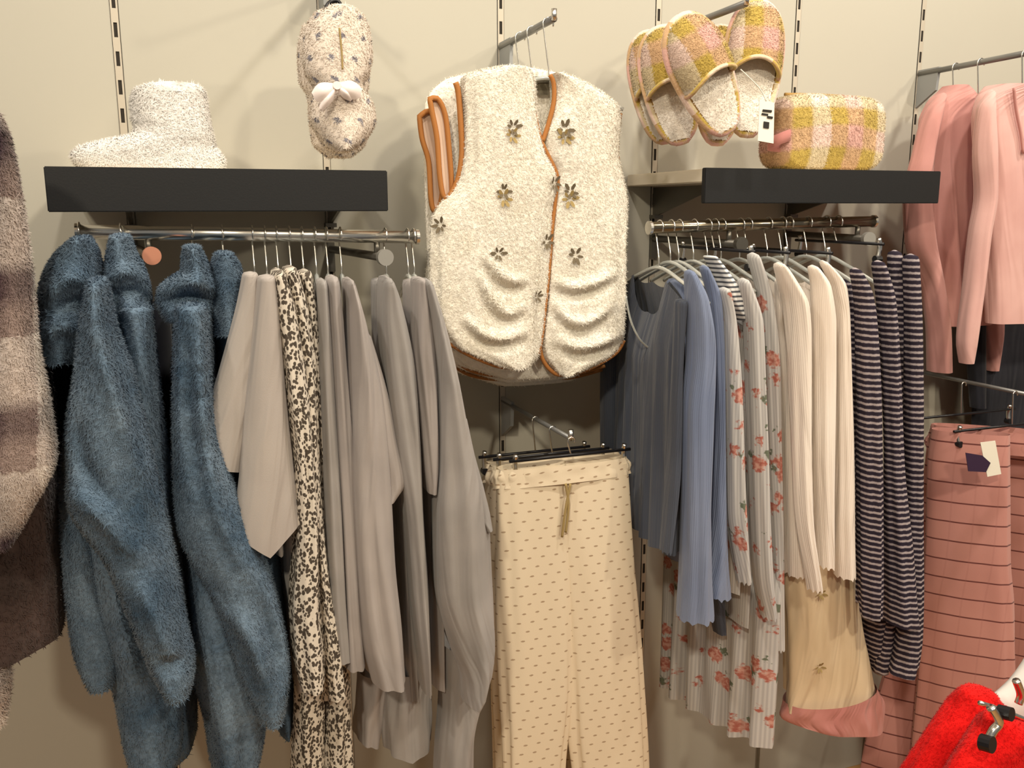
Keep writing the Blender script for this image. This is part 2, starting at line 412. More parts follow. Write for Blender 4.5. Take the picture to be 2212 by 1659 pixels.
MAT['check'] = windowcheck()
def woodmat():
    m = NT('wood_floor', .5); m.col(m.mix(m.noise(4, 3).outputs[0], '#a67c4c', '#b98f5e')); return m.m

# ------------------------------------------------------------------ setting
S = .4082; UPX = [i*S for i in range(-3, 10)]
box('floor', (-3, -5, -.30), (5.5, .1, -.25), woodmat())['kind'] = 'structure'
box('ceiling', (-3, -5, 3.3), (5.5, .1, 3.35), plain('ceiling_white', '#dedad2', .9))['kind'] = 'structure'
wb = box('wall_back', (-3, .012, -.25), (5.5, .1, 3.3), MAT['wall']); wb['kind'] = 'structure'
xs = [-3]+UPX+[5.5]
for a, b in zip(xs, xs[1:]):
    box('wall_panel', (a+(.008 if a > -3 else 0), 0, -.25), (b-(.008 if b < 5.5 else 0), .013, 3.3), MAT['wall'], wb, bev=.001)
def upright(i, x):
    hw, sw, pz, sh = .007, .0035, .055, .028
    V, Fc = [], []
    def q(x0, x1, z0, z1, y=-.002):
        k = len(V); V.extend([(x0, y, z0), (x1, y, z0), (x1, y, z1), (x0, y, z1)]); Fc.append((k, k+1, k+2, k+3))
    q(x-hw, x-sw, 0, 3.3); q(x+sw, x+hw, 0, 3.3)
    z = 0
    while z < 3.29:
        q(x-sw, x+sw, z, z+pz-sh); z += pz
    o = mesh('trim_%d' % i, V, Fc, MAT['strip'], None, smooth=False); o['kind'] = 'structure'
    V2 = [(x-hw, .0, 0), (x+hw, 0, 0), (x+hw, 0, 3.3), (x-hw, 0, 3.3)]
    mesh('slot_back', V2, [(0, 1, 2, 3)], MAT['slot'], o, smooth=False)
for i, x in enumerate(UPX[1:10]): upright(i+1, x)

# ------------------------------------------------------------------ shelves
def shelf(x0, x1, zt, ups, label):
    r = thing('display_shelf', ((x0+x1)/2, -.18, zt-.07), label, 'shelf')
    box('board', (x0+.002, -.352, zt-.028), (x1-.002, -.004, zt), MAT['board'], r, .002)
    box('fascia', (x0, -.366, zt-.072), (x1, -.352, zt+.002), MAT['black'], r, .0015)
    for u in ups:
        b = mesh('bracket', [(u+dx, y, z) for dx in (-.003, .003) for y, z in ((-.003, zt-.03), (-.25, zt-.03), (-.25, zt-.045), (-.02, zt-.1), (-.003, zt-.1))],
             [(0, 1, 2, 3, 4), (9, 8, 7, 6, 5)]+[(k, (k+1) % 5+0, (k+1) % 5+5, k+5) for k in range(5)], MAT['bracket'], r, smooth=False)
        box('foot', (u-.012, -.03, zt-.107), (u+.012, -.003, zt-.098), MAT['bracket'], b)
    return r
ZL, ZR = 1.571, 1.5855
shelf(-.11, .463, ZL, (0, S), 'black-fronted shelf with the white boot standing on it')
shelf(1.145, 1.785, ZR, (3*S, 4*S), 'black-fronted shelf with the plaid wash bag standing on it')

# ------------------------------------------------------------------ rails
YR = -.33
def rail(a, b, ups, mat, caps, label):
    a = Vector(a); b = Vector(b); r = thing('hanging_rail', (a+b)/2, label, 'rail')
    V, Fc = [], []; seg = 20; P = [a, b]
    tb = tube('tube', [a, b], .0125, mat, r, n=2, seg=20, sm=False)
    for e, d in ((a, -1), (b, 1)): disc('end_cap', e+Vector((d*.002, 0, 0)), (1, 0, 0), .0145, .006, MAT['chrome'], r)
    for (u, cx), cm in zip(ups, caps):
        z = a.z+(b.z-a.z)*(u-a.x)/(b.x-a.x)-.037
        p0 = Vector((u, -.004, z)); p1 = Vector((cx, -.375, z-.002))
        arm = tube('support_arm', [p0, p1], .0085, MAT['bracket'], r, n=2, seg=12, sm=False)
        disc('arm_end_cap', p1, p1-p0, .0155, .012, cm, arm)
        box('mount_plate', (u-.008, -.012, z-.05), (u+.008, -.002, z+.04), MAT['bracket'], arm)
        q = p0.lerp(p1, (-YR)/.375); tube('saddle', [q, q+Vector((0, 0, .03))], .006, MAT['bracket'], arm, n=2, sm=False)
    return r
LA, LB = (-.07, YR, 1.4655), (.524, YR, 1.4495)
RA, RB = (1.037, YR, 1.4625), (1.627, YR, 1.4725)
rail(LA, LB, ((0, .045), (S, .452)), MAT['chrome'], (MAT['copper'], MAT['capgrey']), 'bright chrome rail holding the blue fleeces and grey pyjamas')
rail(RA, RB, ((3*S, 3*S+.01), (4*S, 4*S-.055)), MAT['bronze'], (MAT['bracket'], MAT['capgrey']), 'dull chrome rail holding blue, floral, ivory and striped nightwear')
def zrail(x):
    A, B = (LA, LB) if x < .8 else (RA, RB)
    return A[2]+(B[2]-A[2])*(x-A[0])/(B[0]-A[0])
def face_arm(u, z, ln, label, r=.0075):
    t = thing('faceout_fixture', (u, 0, z), label, 'display arm')
    tube('bar', [(u, -.004, z), (u, -ln, z+.004)], r, MAT['armgrey'], t, n=2, seg=10, sm=False)
    tube('end_stop', [(u, -ln, z+.0), (u, -ln-.001, z+.022)], .006, MAT['chrome'], t, n=2, sm=False)
    b = mesh('wall_bracket', [(u+dx, y, zz) for dx in (-.004, .004) for y, zz in ((-.003, z+.01), (-.075, z+.01), (-.07, z-.05), (-.003, z-.09))],
             [(0, 1, 2, 3), (7, 6, 5, 4)]+[(k, (k+1) % 4, (k+1) % 4+4, k+4) for k in range(4)], MAT['plate'], t, smooth=False)
    return t
face_arm(2*S, 1.868, .318, 'grey display arm holding the cream fur vests')
face_arm(2*S, 1.037, .42, 'chrome display arm holding the cream sprigged trousers', .005)
face_arm(3*S, 1.915, .37, 'grey display arm holding the plaid slippers')
face_arm(5*S, 1.866, .42, 'grey display arm holding the pink tops')
face_arm(5*S, 1.045, .50, 'chrome display arm holding the pink checked trousers', .005)
face_arm(S, 1.968, .37, 'grey display arm holding the cream plush slippers')

# ------------------------------------------------------------------ hangers
def hook_pts(p, rad, along):         # p: top of rail; hook bends round the bar; along = bar direction
    p = Vector(p); n = Vector((0, 0, 1)); s = Vector(along).cross(n).normalized()
    c = p - n*rad
    pts = [c+s*rad*1.25*math.cos(a)+n*rad*1.25*math.sin(a) for a in [math.radians(x) for x in (-30, 10, 50, 90, 130, 165)]]
    return pts, c, s
def hanger(x, yb, zb, along, spread, drop, label, mat='plastic', group=None, rad=.0125, sw=0, slope=.055, wid=.0045):
    """hook over a bar at (x,yb,zb); 'spread' half width of the shoulders; along = bar direction"""
    t = thing('clothes_hanger', (x, yb, zb-drop), label, 'hanger', group)
    pts, c, s = hook_pts((x, yb, zb+rad), rad, along)
    nk = Vector((x, yb, zb-drop))
    pts = pts[::-1]; pts = pts[::-1]+[c-s*rad*1.2-Vector((0, 0, rad*.9)), nk+Vector((0, 0, .02)), nk]
    tube('hook', pts, .0017, MAT['chrome'], t, n=40, seg=6)
    d = s if not sw else (Matrix.Rotation(sw, 3, 'Z') @ s)
    tube('shoulder_bar', [nk-d*spread-Vector((0, 0, slope)), nk-d*spread*.5-Vector((0, 0, slope*.42)), nk, nk+d*spread*.5-Vector((0, 0, slope*.42)), nk+d*spread-Vector((0, 0, slope))], wid, MAT[mat], t, n=24, seg=8)
    return t
def clip_hanger(x, yb, zb, along, spread, drop, label, rad=.0075, group=None, sw=0):
    t = thing('clip_hanger', (x, yb, zb-drop), label, 'hanger', group)
    pts, c, s = hook_pts((x, yb, zb+rad), rad, along)
    nk = Vector((x, yb, zb-drop)); d = s if not sw else (Matrix.Rotation(sw, 3, 'Z') @ s)
    tube('hook', pts+[c-s*rad*1.2-Vector((0, 0, rad)), nk], .0017, MAT['chrome'], t, n=36, seg=6)
    tube('cross_bar', [nk-d*spread, nk+d*spread], .0035, MAT['blackplastic'], t, n=2, sm=False)
    nr = Vector((-d.y, d.x, 0))
    for q in (-1, 1):
        p = nk+d*q*spread*.9
        cl = tube('clip', [p+Vector((0, 0, .012)), p+nr*.004-Vector((0, 0, .008)), p-Vector((0, 0, .03))], .0055, MAT['chrome'], t, n=8, seg=6)
        disc('clip_pad', p-Vector((0, 0, .033)), nr, .008, .016, MAT['blackplastic'], cl, 10)
    return t

# ------------------------------------------------------------------ left rail: blue fleeces
XP = lambda px, py, Y: W(px, py, Y).x
def top_on_rail(name, label, cat, hookpx, X_, group=None, hlabel=None, drop=.075, spread=.17, hmat='plastic', sw=0):
    hx = W(hookpx, 505 if hookpx < 1000 else 485, YR).x
    t = thing(name, (hx, YR, zrail(hx)-drop), label, cat, group)
    if hlabel: hanger(hx, YR, zrail(hx), (1, 0, 0), spread, drop, hlabel, hmat, group='hangers on the rails', sw=sw)
    return t
G = 'blue fleece jackets'
a = top_on_rail('fleece_jacket', 'blue fluffy hooded fleece hanging first from the left', 'jacket', 172, 0, G, 'hanger of the leftmost blue hooded fleece', sw=.05)
P = []
P.append((hang('hood', [(512, 160, 196), (545, 122, 214), (590, 95, 224), (650, 80, 228), (720, 74, 222), (768, 82, 195)], -.47, .09, MAT['blue'], a, fold=.05, kf=3, open_=False), 22000))
P.append((hang('torso', [(590, 185, 230), (700, 178, 262), (800, 160, 298), (1000, 138, 345), (1200, 152, 375), (1400, 232, 395), (1550, 265, 403), (1640, 300, 365)], -.40, .16, MAT['blue'], a, fold=.07, kf=4, open_=False), 40000))
P.append((hang('sleeve', [(880, 150, 240), (1070, 128, 232), (1250, 140, 250), (1400, 162, 264), (1462, 190, 252)], -.50, .06, MAT['blue'], a, fold=.06, kf=3, open_=False), 20000))
P.append((hang('sleeve', [(600, 190, 232), (700, 172, 252), (800, 160, 288), (950, 138, 325), (1070, 142, 350), (1200, 225, 375), (1350, 290, 400), (1440, 330, 418), (1478, 352, 412)], -.58, .07, MAT['blue'], a, fold=.06, kf=3, open_=False), 34000))
hang('dark_gap_fill', [(740, 92, 190), (850, 100, 190), (1000, 118, 200), (1150, 130, 220)], -.30, .08, MAT['dark'], a, fold=.05, topcap=False)  # near-black piece added to fill the dark gap left of this fleece
a = top_on_rail('fleece_jacket', 'blue fluffy hooded fleece hanging second from the left', 'jacket', 262, 0, G, 'hanger of the second blue hooded fleece', sw=.05)
P.append((hang('hood', [(508, 240, 280), (545, 232, 294), (590, 226, 318), (640, 226, 328), (690, 238, 326), (742, 262, 316)], -.45, .08, MAT['blue'], a, fold=.06, kf=3, open_=False), 14000))
P.append((hang('sleeve', [(655, 255, 328), (900, 285, 352), (1100, 312, 378), (1300, 345, 402), (1420, 375, 415)], -.50, .05, MAT['blue'], a, fold=.06, kf=3, open_=False), 14000))
P.append((hang('torso', [(650, 250, 330), (900, 280, 350), (1200, 305, 395), (1420, 330, 425), (1560, 345, 425)], -.33, .15, MAT['blue'], a, fold=.06, kf=4, open_=False), 14000))
hang('dark_gap_fill', [(660, 290, 372), (800, 300, 382), (1000, 310, 392), (1200, 330, 410), (1450, 350, 440)], -.26, .08, MAT['dark'], a, fold=.05, topcap=False)  # near-black piece added to darken the gap towards the third fleece
a = top_on_rail('fleece_jacket', 'blue fluffy fleece third from the left, its collar folded wide', 'jacket', 415, 0, G, 'hanger of the third blue hooded fleece', sw=-.05)
P.append((hang('hood', [(532, 398, 430), (560, 394, 444), (585, 392, 455), (600, 368, 466), (622, 342, 474), (650, 338, 472), (684, 352, 452)], -.48, .08, MAT['blue'], a, fold=.05, kf=3, open_=False), 14000))
P.append((hang('torso', [(650, 380, 462), (850, 376, 470), (1050, 376, 500), (1250, 385, 575), (1400, 405, 600), (1520, 440, 575), (1600, 452, 562), (1652, 470, 520)], -.42, .15, MAT['blue'], a, fold=.08, kf=4, open_=False), 36000))
P.append((hang('sleeve', [(650, 378, 445), (900, 373, 462), (1100, 382, 530), (1300, 470, 602), (1450, 520, 626), (1535, 556, 612)], -.55, .06, MAT['blue'], a, fold=.06, kf=3, open_=False), 26000))
a = top_on_rail('fleece_jacket', 'blue fluffy fleece fourth from the left, tucked beside the greige tees', 'jacket', 480, 0, G, 'hanger of the fourth blue hooded fleece', sw=-.05)
P.append((hang('hood', [(546, 466, 500), (580, 454, 520), (640, 450, 528), (715, 455, 520)], -.47, .07, MAT['blue'], a, fold=.06, kf=3, open_=False), 10000))
P.append((hang('torso', [(690, 448, 525), (900, 462, 560), (1100, 490, 590), (1300, 530, 615), (1480, 570, 634), (1520, 585, 625)], -.36, .14, MAT['blue'], a, fold=.06, kf=4, open_=False), 16000))
dent(P[3][0], [[(205, 640), (225, 760), (270, 900), (330, 1100)], [(150, 1060), (220, 1110), (290, 1200)], [(300, 1250), (345, 1350), (372, 1440)]], .02, 22)
dent(P[3][0], [[(230, 700), (270, 830), (310, 990)], [(170, 900), (180, 1000), (230, 1080)], [(340, 1432), (375, 1438), (410, 1430)]], -.016, 16)
dent(P[1][0], [[(215, 1180), (260, 1300), (285, 1450)], [(330, 1500), (345, 1560), (340, 1610)]], .02, 18)
dent(P[0][0], [[(100, 640), (150, 600), (205, 610)], [(95, 740), (140, 700), (200, 740)]], .018, 18); dent(P[0][0], [[(110, 690), (160, 650), (215, 680)]], -.016, 14)
dent(P[4][0], [[(235, 600), (280, 585), (318, 610)]], .016, 14); dent(P[4][0], [[(240, 645), (285, 630), (322, 655)]], -.018, 14)
dent(P[7][0], [[(345, 625), (400, 605), (470, 625)]], .018, 14); dent(P[7][0], [[(350, 660), (410, 640), (470, 660)]], -.02, 12)
dent(P[9][0], [[(430, 700), (440, 900), (470, 1100), (540, 1250)], [(480, 1300), (540, 1380), (575, 1480)]], .018, 18)
dent(P[9][0], [[(405, 720), (410, 900), (430, 1050)], [(560, 1300), (590, 1400), (605, 1490)]], -.016, 16)
for o, c in P: fuzz(o, int(c*1.3), .0065, MAT['blue'], .0010)

# ------------------------------------------------------------------ left rail: greige tees, leopard pyjamas, grey loungewear
def simple(name, label, cat, hookpx, parts, mat, group, hl, sw=-.12, Y=-.55, ry=.05, fold=.11):
    t = top_on_rail(name, label, cat, hookpx, 0, group, hl, sw=sw)
    for p in parts:
        nm, rows, kw = p[0], p[1], dict(p[2]) if len(p) > 2 else {}
        hang(nm, rows, kw.pop('Y', Y), kw.pop('ry', ry), MAT[kw.pop('mat', mat)], t, fold=kw.pop('fold', fold), **kw)
    if not any(p[0] == 'torso' for p in parts):          # body sheet on its hanger, from near shoulder to far shoulder
        y_, l_, r_ = [q for q in parts if q[0] == 'sleeve'][0][1][1]; A = W((l_+r_)/2, y_, -.50); H = Vector((t.location.x, YR, 0))
        B = H*2-A; B.y = min(B.y, -.14); last = [q for q in parts if q[0] == 'sleeve'][0][1][-1]
        body('torso', A, B, A.z-.02, W((last[1]+last[2])/2, last[0], -.5).z+.06, .010, MAT[mat], t, neck=.45, neckdrop=.05, rise=.045, fold=.004, seed=int(l_))
    return t
GT = 'greige tees'
simple('wide_tee', 'greige wide-sleeved tee pressed against the blue fleeces', 'T-shirt', 545, [
    ('sleeve', [(586, 524, 556), (650, 512, 566), (750, 487, 566), (850, 459, 558), (950, 432, 548), (1008, 416, 530)], dict(ry=.025, hem=16, fold=.03, kf=3)),
    ('torso', [(600, 535, 570), (800, 535, 590), (1000, 545, 600), (1150, 560, 615)], dict(Y=-.42, ry=.12))], 'tee', GT, 'hanger of the greige tee beside the blue fleeces')
simple('wide_tee', 'greige wide-sleeved tee pressed against the leopard-print pyjamas', 'T-shirt', 572, [
    ('sleeve', [(592, 556, 596), (700, 546, 608), (850, 532, 618), (1000, 518, 634), (1090, 506, 645), (1135, 502, 652)], dict(ry=.03, fold=.04, kf=3, Y=-.57, vee=62, hem=-4)),
    ('torso', [(610, 570, 605), (800, 580, 625), (1000, 585, 640), (1200, 598, 655), (1436, 618, 665)], dict(Y=-.42, ry=.12))], 'tee', GT, 'hanger of the greige tee beside the leopard prints')
GL = 'leopard-print pyjamas'
simple('leopard_pyjama_set', 'black and cream leopard-print pyjama set nearest the greige tees', 'pyjamas', 597, [
    ('sleeve', [(578, 582, 612), (650, 586, 634), (750, 600, 652), (850, 612, 668), (1000, 630, 680), (1150, 634, 690), (1300, 626, 690), (1400, 630, 700), (1472, 645, 700)], dict(ry=.05)),
    ('torso', [(620, 600, 640), (900, 625, 680), (1200, 640, 700), (1440, 645, 715)], dict(Y=-.4, ry=.12)),
    ('trouser_leg', [(1380, 635, 705), (1500, 634, 700), (1660, 632, 702), (1800, 634, 706)], dict(ry=.04, Y=-.5, topcap=False))], 'leopard', GL, 'hanger of the leftmost leopard-print set')
simple('leopard_pyjama_set', 'leopard-print pyjama set in the middle of the three', 'pyjamas', 625, [
    ('sleeve', [(572, 606, 640), (680, 622, 668), (800, 640, 684), (1000, 660, 690), (1200, 675, 705), (1400, 690, 735), (1490, 700, 745)], dict(ry=.045, Y=-.53)),
    ('trouser_leg', [(1400, 700, 752), (1500, 702, 756), (1660, 700, 764), (1800, 702, 770)], dict(ry=.04, Y=-.5, topcap=False))], 'leopard', GL, 'hanger of the middle leopard-print set')
simple('leopard_pyjama_set', 'leopard-print pyjama set nearest the grey knits', 'pyjamas', 652, [
    ('sleeve', [(580, 640, 672), (680, 650, 688), (800, 664, 696), (1000, 680, 702), (1200, 690, 720), (1440, 705, 745)], dict(ry=.04, Y=-.5))], 'leopard', GL, 'hanger of the rightmost leopard-print set')
GG = 'grey loungewear tops'
simple('grey_lounge_shirt', 'slim grey lounge top next to the leopard prints', 'top', 680, [
    ('sleeve', [(600, 680, 706), (700, 685, 713), (900, 690, 724), (1100, 696, 738), (1300, 706, 748), (1415, 716, 758)], dict(ry=.04, Y=-.53)),
    ('torso', [(610, 676, 700), (900, 690, 730), (1300, 710, 750)], dict(Y=-.36, ry=.12))], 'grey', GG, 'hanger of the slim grey top by the leopard prints')
simple('grey_lounge_shirt', 'grey lounge top half hidden behind the wide greige-grey one', 'top', 705, [
    ('sleeve', [(593, 700, 731), (650, 702, 738), (800, 712, 750), (1000, 722, 765), (1250, 735, 775), (1430, 742, 790)], dict(ry=.04, Y=-.53))], 'grey2', GG, 'hanger of the half-hidden grey top')
simple('grey_lounge_shirt', 'wide warm-grey lounge top with its short sleeve pointing right', 'top', 735, [
    ('torso', [(598, 737, 764), (700, 742, 792), (850, 745, 824), (1000, 745, 838), (1200, 752, 850), (1350, 766, 868), (1455, 792, 876)], dict(ry=.07, Y=-.53, hem=6)),
    ('short_sleeve', [(720, 772, 800), (850, 790, 838), (950, 806, 858), (1040, 822, 878), (1080, 825, 852)], dict(ry=.025, Y=-.55, fold=.03)),
    ('trouser_leg', [(1440, 772, 840), (1520, 768, 830), (1588, 765, 818)], dict(ry=.05, Y=-.42, topcap=False, hem=10))], 'grey2', GG, 'hanger of the wide warm-grey top')
simple('grey_lounge_shirt', 'grey lounge top right of the bare gap on the rail', 'top', 832, [
    ('sleeve', [(594, 815, 846), (650, 815, 866), (800, 826, 897), (950, 846, 908), (1100, 868, 914), (1300, 885, 926), (1485, 905, 932)], dict(ry=.05, Y=-.54)),
    ('torso', [(600, 800, 830), (800, 805, 860), (1100, 830, 885), (1470, 850, 900)], dict(Y=-.42, ry=.10, mat='grey')),
    ('trouser_leg', [(1440, 838, 928), (1560, 832, 932), (1605, 832, 930)], dict(ry=.04, Y=-.46, topcap=False, vee=22))], 'grey', GG, 'hanger of the grey top right of the gap')
simple('grey_lounge_shirt', 'grey lounge top with a pale cuff, second from the fur vests', 'top', 880, [
    ('sleeve', [(597, 886, 920), (700, 886, 936), (850, 895, 945), (1000, 906, 946), (1056, 912, 942)], dict(ry=.04, Y=-.54)),
    ('torso', [(602, 868, 900), (800, 872, 925), (1100, 890, 950), (1450, 905, 960)], dict(Y=-.44, ry=.10))], 'grey2', GG, 'hanger of the pale-cuffed grey top')
simple('grey_lounge_shirt', 'long grey lounge top nearest the cream fur vests', 'top', 893, [
    ('sleeve', [(600, 904, 932), (700, 920, 962), (800, 930, 986), (900, 935, 1006), (1000, 936, 1030), (1100, 932, 1050), (1250, 936, 1058), (1380, 965, 1066), (1450, 985, 1058), (1500, 985, 1035)], dict(ry=.07, Y=-.56)),
    ('short_sleeve', [(900, 985, 1008), (1000, 1000, 1030), (1100, 1015, 1056), (1142, 1040, 1064)], dict(ry=.02, Y=-.57, fold=.02)),
    ('trouser_leg', [(1380, 950, 1050), (1500, 950, 1042), (1600, 942, 1022), (1760, 934, 1012)], dict(ry=.06, Y=-.5, topcap=False))], 'grey', GG, 'hanger of the long grey top by the vests')

# ------------------------------------------------------------------ cream fur vests
def hit(o, px, py):
    bv = BVHTree.FromPolygons([v.co+ORG[o.name] for v in o.data.vertices], [p.vertices[:] for p in o.data.polygons])
    p, n, _, _ = bv.ray_cast(CAM, ray(px, py).normalized()); return p, n
def motif(o, px, py, parent, s=.017, mat='motif'):
    p, n = hit(o, px, py)
    if p is None: return
    if n.dot(CAM-p) < 0: n = -n
    n.normalize(); t = Vector((0, 0, 1)).cross(n).normalized(); b = n.cross(t); V, Fc = [], []
    for k in range(6):
        a = k*math.pi/3+random.uniform(-.25, .25); d = t*math.cos(a)+b*math.sin(a); e = -t*math.sin(a)+b*math.cos(a)
        r = s*random.uniform(.8, 1.15); c = p+n*.005+d*r*.62; i = len(V); Fc.append(tuple(range(i, i+6)))
        for q in range(6):
            an = q*math.pi/3; V.append(c+d*r*.42*math.cos(an)+e*r*.2*math.sin(an)+n*.003*math.cos(an))
    mesh('embroidered_flower', V, Fc, MAT[mat], parent)
def px_tube(name, pts, Y, r, mat, parent, closed=False):
    return tube(name, [W(p[0], p[1], p[2] if len(p) > 2 else Y) for p in pts], r, mat, parent, closed=closed, seg=8)
VY = -.30
GV = 'cream fur vests'
v = thing('fur_vest', W(1150, 810, -.27), 'cream fur vest in front, brown bound edges and tiny flowers', 'vest', GV)
rowsL = [(146, 1078, 1138), (158, 1030, 1150), (172, 1000, 1154), (200, 998, 1156), (260, 1002, 1162), (330, 1000, 1180), (380, 992, 1206), (415, 976, 1206), (445, 950, 1198), (480, 936, 1195), (550, 934, 1190), (640, 934, 1180), (700, 945, 1172), (740, 970, 1166), (768, 1025, 1160), (792, 1085, 1140)]
rowsR = [(160, 1186, 1212), (175, 1194, 1254), (200, 1196, 1302), (230, 1190, 1336), (260, 1184, 1340), (290, 1172, 1336), (330, 1176, 1334), (380, 1196, 1344), (440, 1192, 1354), (550, 1182, 1350), (650, 1174, 1350), (735, 1166, 1346), (765, 1172, 1326), (795, 1192, 1270), (808, 1200, 1232)]
rowsB = [(148, 1070, 1150), (160, 1030, 1232), (180, 965, 1262), (210, 935, 1310), (240, 925, 1334), (440, 932, 1345), (700, 935, 1345), (770, 985, 1318), (812, 1085, 1250)]
kw = dict(ex=2.6, fold=.035, kf=9, topcap=False, open_=False, n=110, seg=110)
lp = hang('front_panel', rowsL, VY, .032, MAT['cream'], v, seed=3, **kw)
rp = hang('front_panel', rowsR, VY+.004, .030, MAT['cream'], v, seed=5, **kw)
bp = hang('back_panel', rowsB, VY+.06, .028, MAT['cream'], v, seed=7, **kw)
# gathered pockets: draped ridges and creases
RL = ([(1052, 556), (1078, 590), (1105, 606), (1130, 602)], [(1040, 600), (1060, 645), (1095, 676), (1124, 664)], [(1010, 690), (1045, 722), (1085, 730), (1130, 718)])
RR = ([(1205, 608), (1240, 620), (1285, 610), (1322, 592)], [(1200, 660), (1232, 692), (1275, 694), (1316, 662)], [(1208, 735), (1250, 750), (1300, 740), (1336, 722)])
for o_, R_ in ((lp, RL), (rp, RR)):
    dent(o_, R_, .014, 11); dent(o_, [[(x, y+20) for x, y in l] for l in R_], -.012, 11)
T_ = MAT['trim']
px_tube('armhole_binding', [(984, 178), (990, 200), (995, 260), (998, 330), (990, 385), (974, 420), (950, 452)], VY-.004, .006, T_, v)
px_tube('front_binding', [(1146, 155), (1150, 200), (1158, 260), (1172, 310), (1204, 380), (1200, 430), (1192, 500), (1186, 580), (1178, 660), (1170, 730), (1160, 765), (1130, 786), (1085, 793), (1020, 770), (970, 742)], VY-.012, .0042, T_, v)
px_tube('front_binding', [(1188, 162), (1196, 180), (1196, 220), (1184, 270), (1172, 305)], VY-.012, .0050, T_, v)
px_tube('hem_binding', [(1166, 745), (1172, 775), (1190, 800), (1215, 810), (1270, 797), (1328, 765), (1348, 735)], VY-.006, .0045, T_, v)
px_tube('armhole_binding', [(1340, 245), (1332, 300), (1336, 360), (1352, 440)], VY-.002, .0048, T_, v)
lb = [W(x, y, VY+.02) for x, y in ((1152, 165), (1186, 165), (1186, 205), (1154, 205))]
mesh('neck_label', lb, [(0, 1, 2, 3)], plain('neck_label_grey', '#57503f', .8), v, smooth=False)
for (x, y, m_) in ((1108, 275, 'motif'), (1106, 292, 'motif2'), (1088, 413, 'motif'), (1088, 428, 'motif2'), (1076, 548, 'motif'), (1158, 640, 'motif'), (1180, 522, 'motif'), (1196, 396, 'motif'), (952, 486, 'motif'), (1165, 765, 'motif2')): motif(lp, x, y, v, mat=m_)
for (x, y, m_) in ((1220, 280, 'motif'), (1218, 296, 'motif2'), (1232, 415, 'motif'), (1230, 430, 'motif2'), (1243, 552, 'motif')): motif(rp, x, y, v, .019, m_)
for o, c in ((lp, 60000), (rp, 45000), (bp, 26000)): fuzz(o, c, .0060, MAT['cream'], .0009, .35)
for k, (dx, dy, Y, lab, loop) in enumerate(((-4, 6, -.20, 'cream fur vest second behind the front one', [(928, 214), (946, 214), (962, 250), (970, 320), (976, 400), (974, 428), (958, 424), (950, 380), (944, 300), (934, 245)]),
                                      (-10, 14, -.13, 'cream fur vest hindmost, its armhole at the far left', [(906, 252), (926, 240), (942, 260), (950, 330), (956, 400), (950, 445), (938, 456), (931, 430), (926, 350), (912, 300)]))):
    t = thing('fur_vest', W(1150, 815, Y), lab, 'vest', GV)
    rr = [(y+dy, l+dx+(0 if y > 200 else 0), r+dx-6) for y, l, r in rowsB]
    rr = [(y, l+(26 if 190 < y < 460 else 0), r) for y, l, r in rr]
    o = hang('fur_body', rr, Y, .03, MAT['cream'], t, seed=11+k, **kw); fuzz(o, 16000, .0060, MAT['cream'], .0009, .35)
    Yl = VY+.006+.02*k
    px_tube('armhole_binding', loop, Yl, .0055, T_, t, closed=True)
    lv = [W(x, y, Yl+.004) for x, y in loop]; mesh('armhole_lining', lv, [tuple(range(len(lv)))], MAT['lining'], t, smooth=False)
    px_tube('hem_binding', [(975+dx, 762+dy), (1020+dx, 800+dy-6), (1090+dx, 816+dy-10), (1160+dx, 806+dy-6), (1240+dx, 812+dy-10), (1310+dx, 785+dy)], Y-.028, .0042, T_, t)
for y, sgn, lab in ((-.29, 1, 'hanger of the front fur vest'), (-.2, 1, 'hanger of the second fur vest'), (-.13, 1, 'hanger of the hindmost fur vest')):
    hanger(2*S, y, 1.868+.0, (0, 1, 0), .17, .105, lab, 'plastic', 'hangers of the fur vests', rad=.009)

# ------------------------------------------------------------------ cream sprigged trousers
GP = 'cream sprigged trousers'
def trousers(dx, dy, Y, lab, mat, seed, k=1.0):
    t = thing('pyjama_trousers', W(1225+dx, 1659, Y), lab, 'trousers', GP)
    sh = lambda R: [(y+dy, l+dx, r+dx) for y, l, r in R]
    hang('trouser_leg', sh(((1004, 1076, 1222), (1060, 1074, 1224), (1200, 1075, 1230), (1400, 1080, 1236), (1510, 1085, 1235), (1560, 1088, 1230), (1659, 1091, 1218), (1900, 1096, 1206))), Y, .024, MAT[mat], t, seed=seed+1, fold=.07, kf=6, ex=2.8, topcap=False, seg=60)
    hang('trouser_leg', sh(((1004, 1206, 1356), (1060, 1208, 1360), (1200, 1214, 1368), (1400, 1224, 1382), (1510, 1228, 1388), (1560, 1230, 1391), (1659, 1240, 1396), (1900, 1256, 1402))), Y, .024, MAT[mat], t, seed=seed+2, fold=.07, kf=6, ex=2.8, topcap=False, seg=60)
    hang('waistband', sh(((998, 1076, 1354), (1014, 1072, 1359), (1036, 1072, 1363))), Y, .028, MAT[mat], t, seed=seed, ex=2.6, fold=.04, kf=16, topcap=False, n=8, seg=90)
    return t
t0 = trousers(0, 0, -.42, 'cream trousers with tiny sprig print, front pair on the arm', 'dots', 21)
px_tube('drawstring', [(1222, 1045), (1228, 1090), (1222, 1150)], -.45, .0028, MAT['motif2'], t0)
px_tube('drawstring', [(1232, 1045), (1222, 1100), (1214, 1160)], -.45, .0028, MAT['motif2'], t0)
trousers(-14, -6, -.32, 'cream trousers with sprig print, second pair on the arm', 'dots', 31)
trousers(-22, -12, -.22, 'cream trousers with sprig print, pair nearest the wall', 'dots', 41)
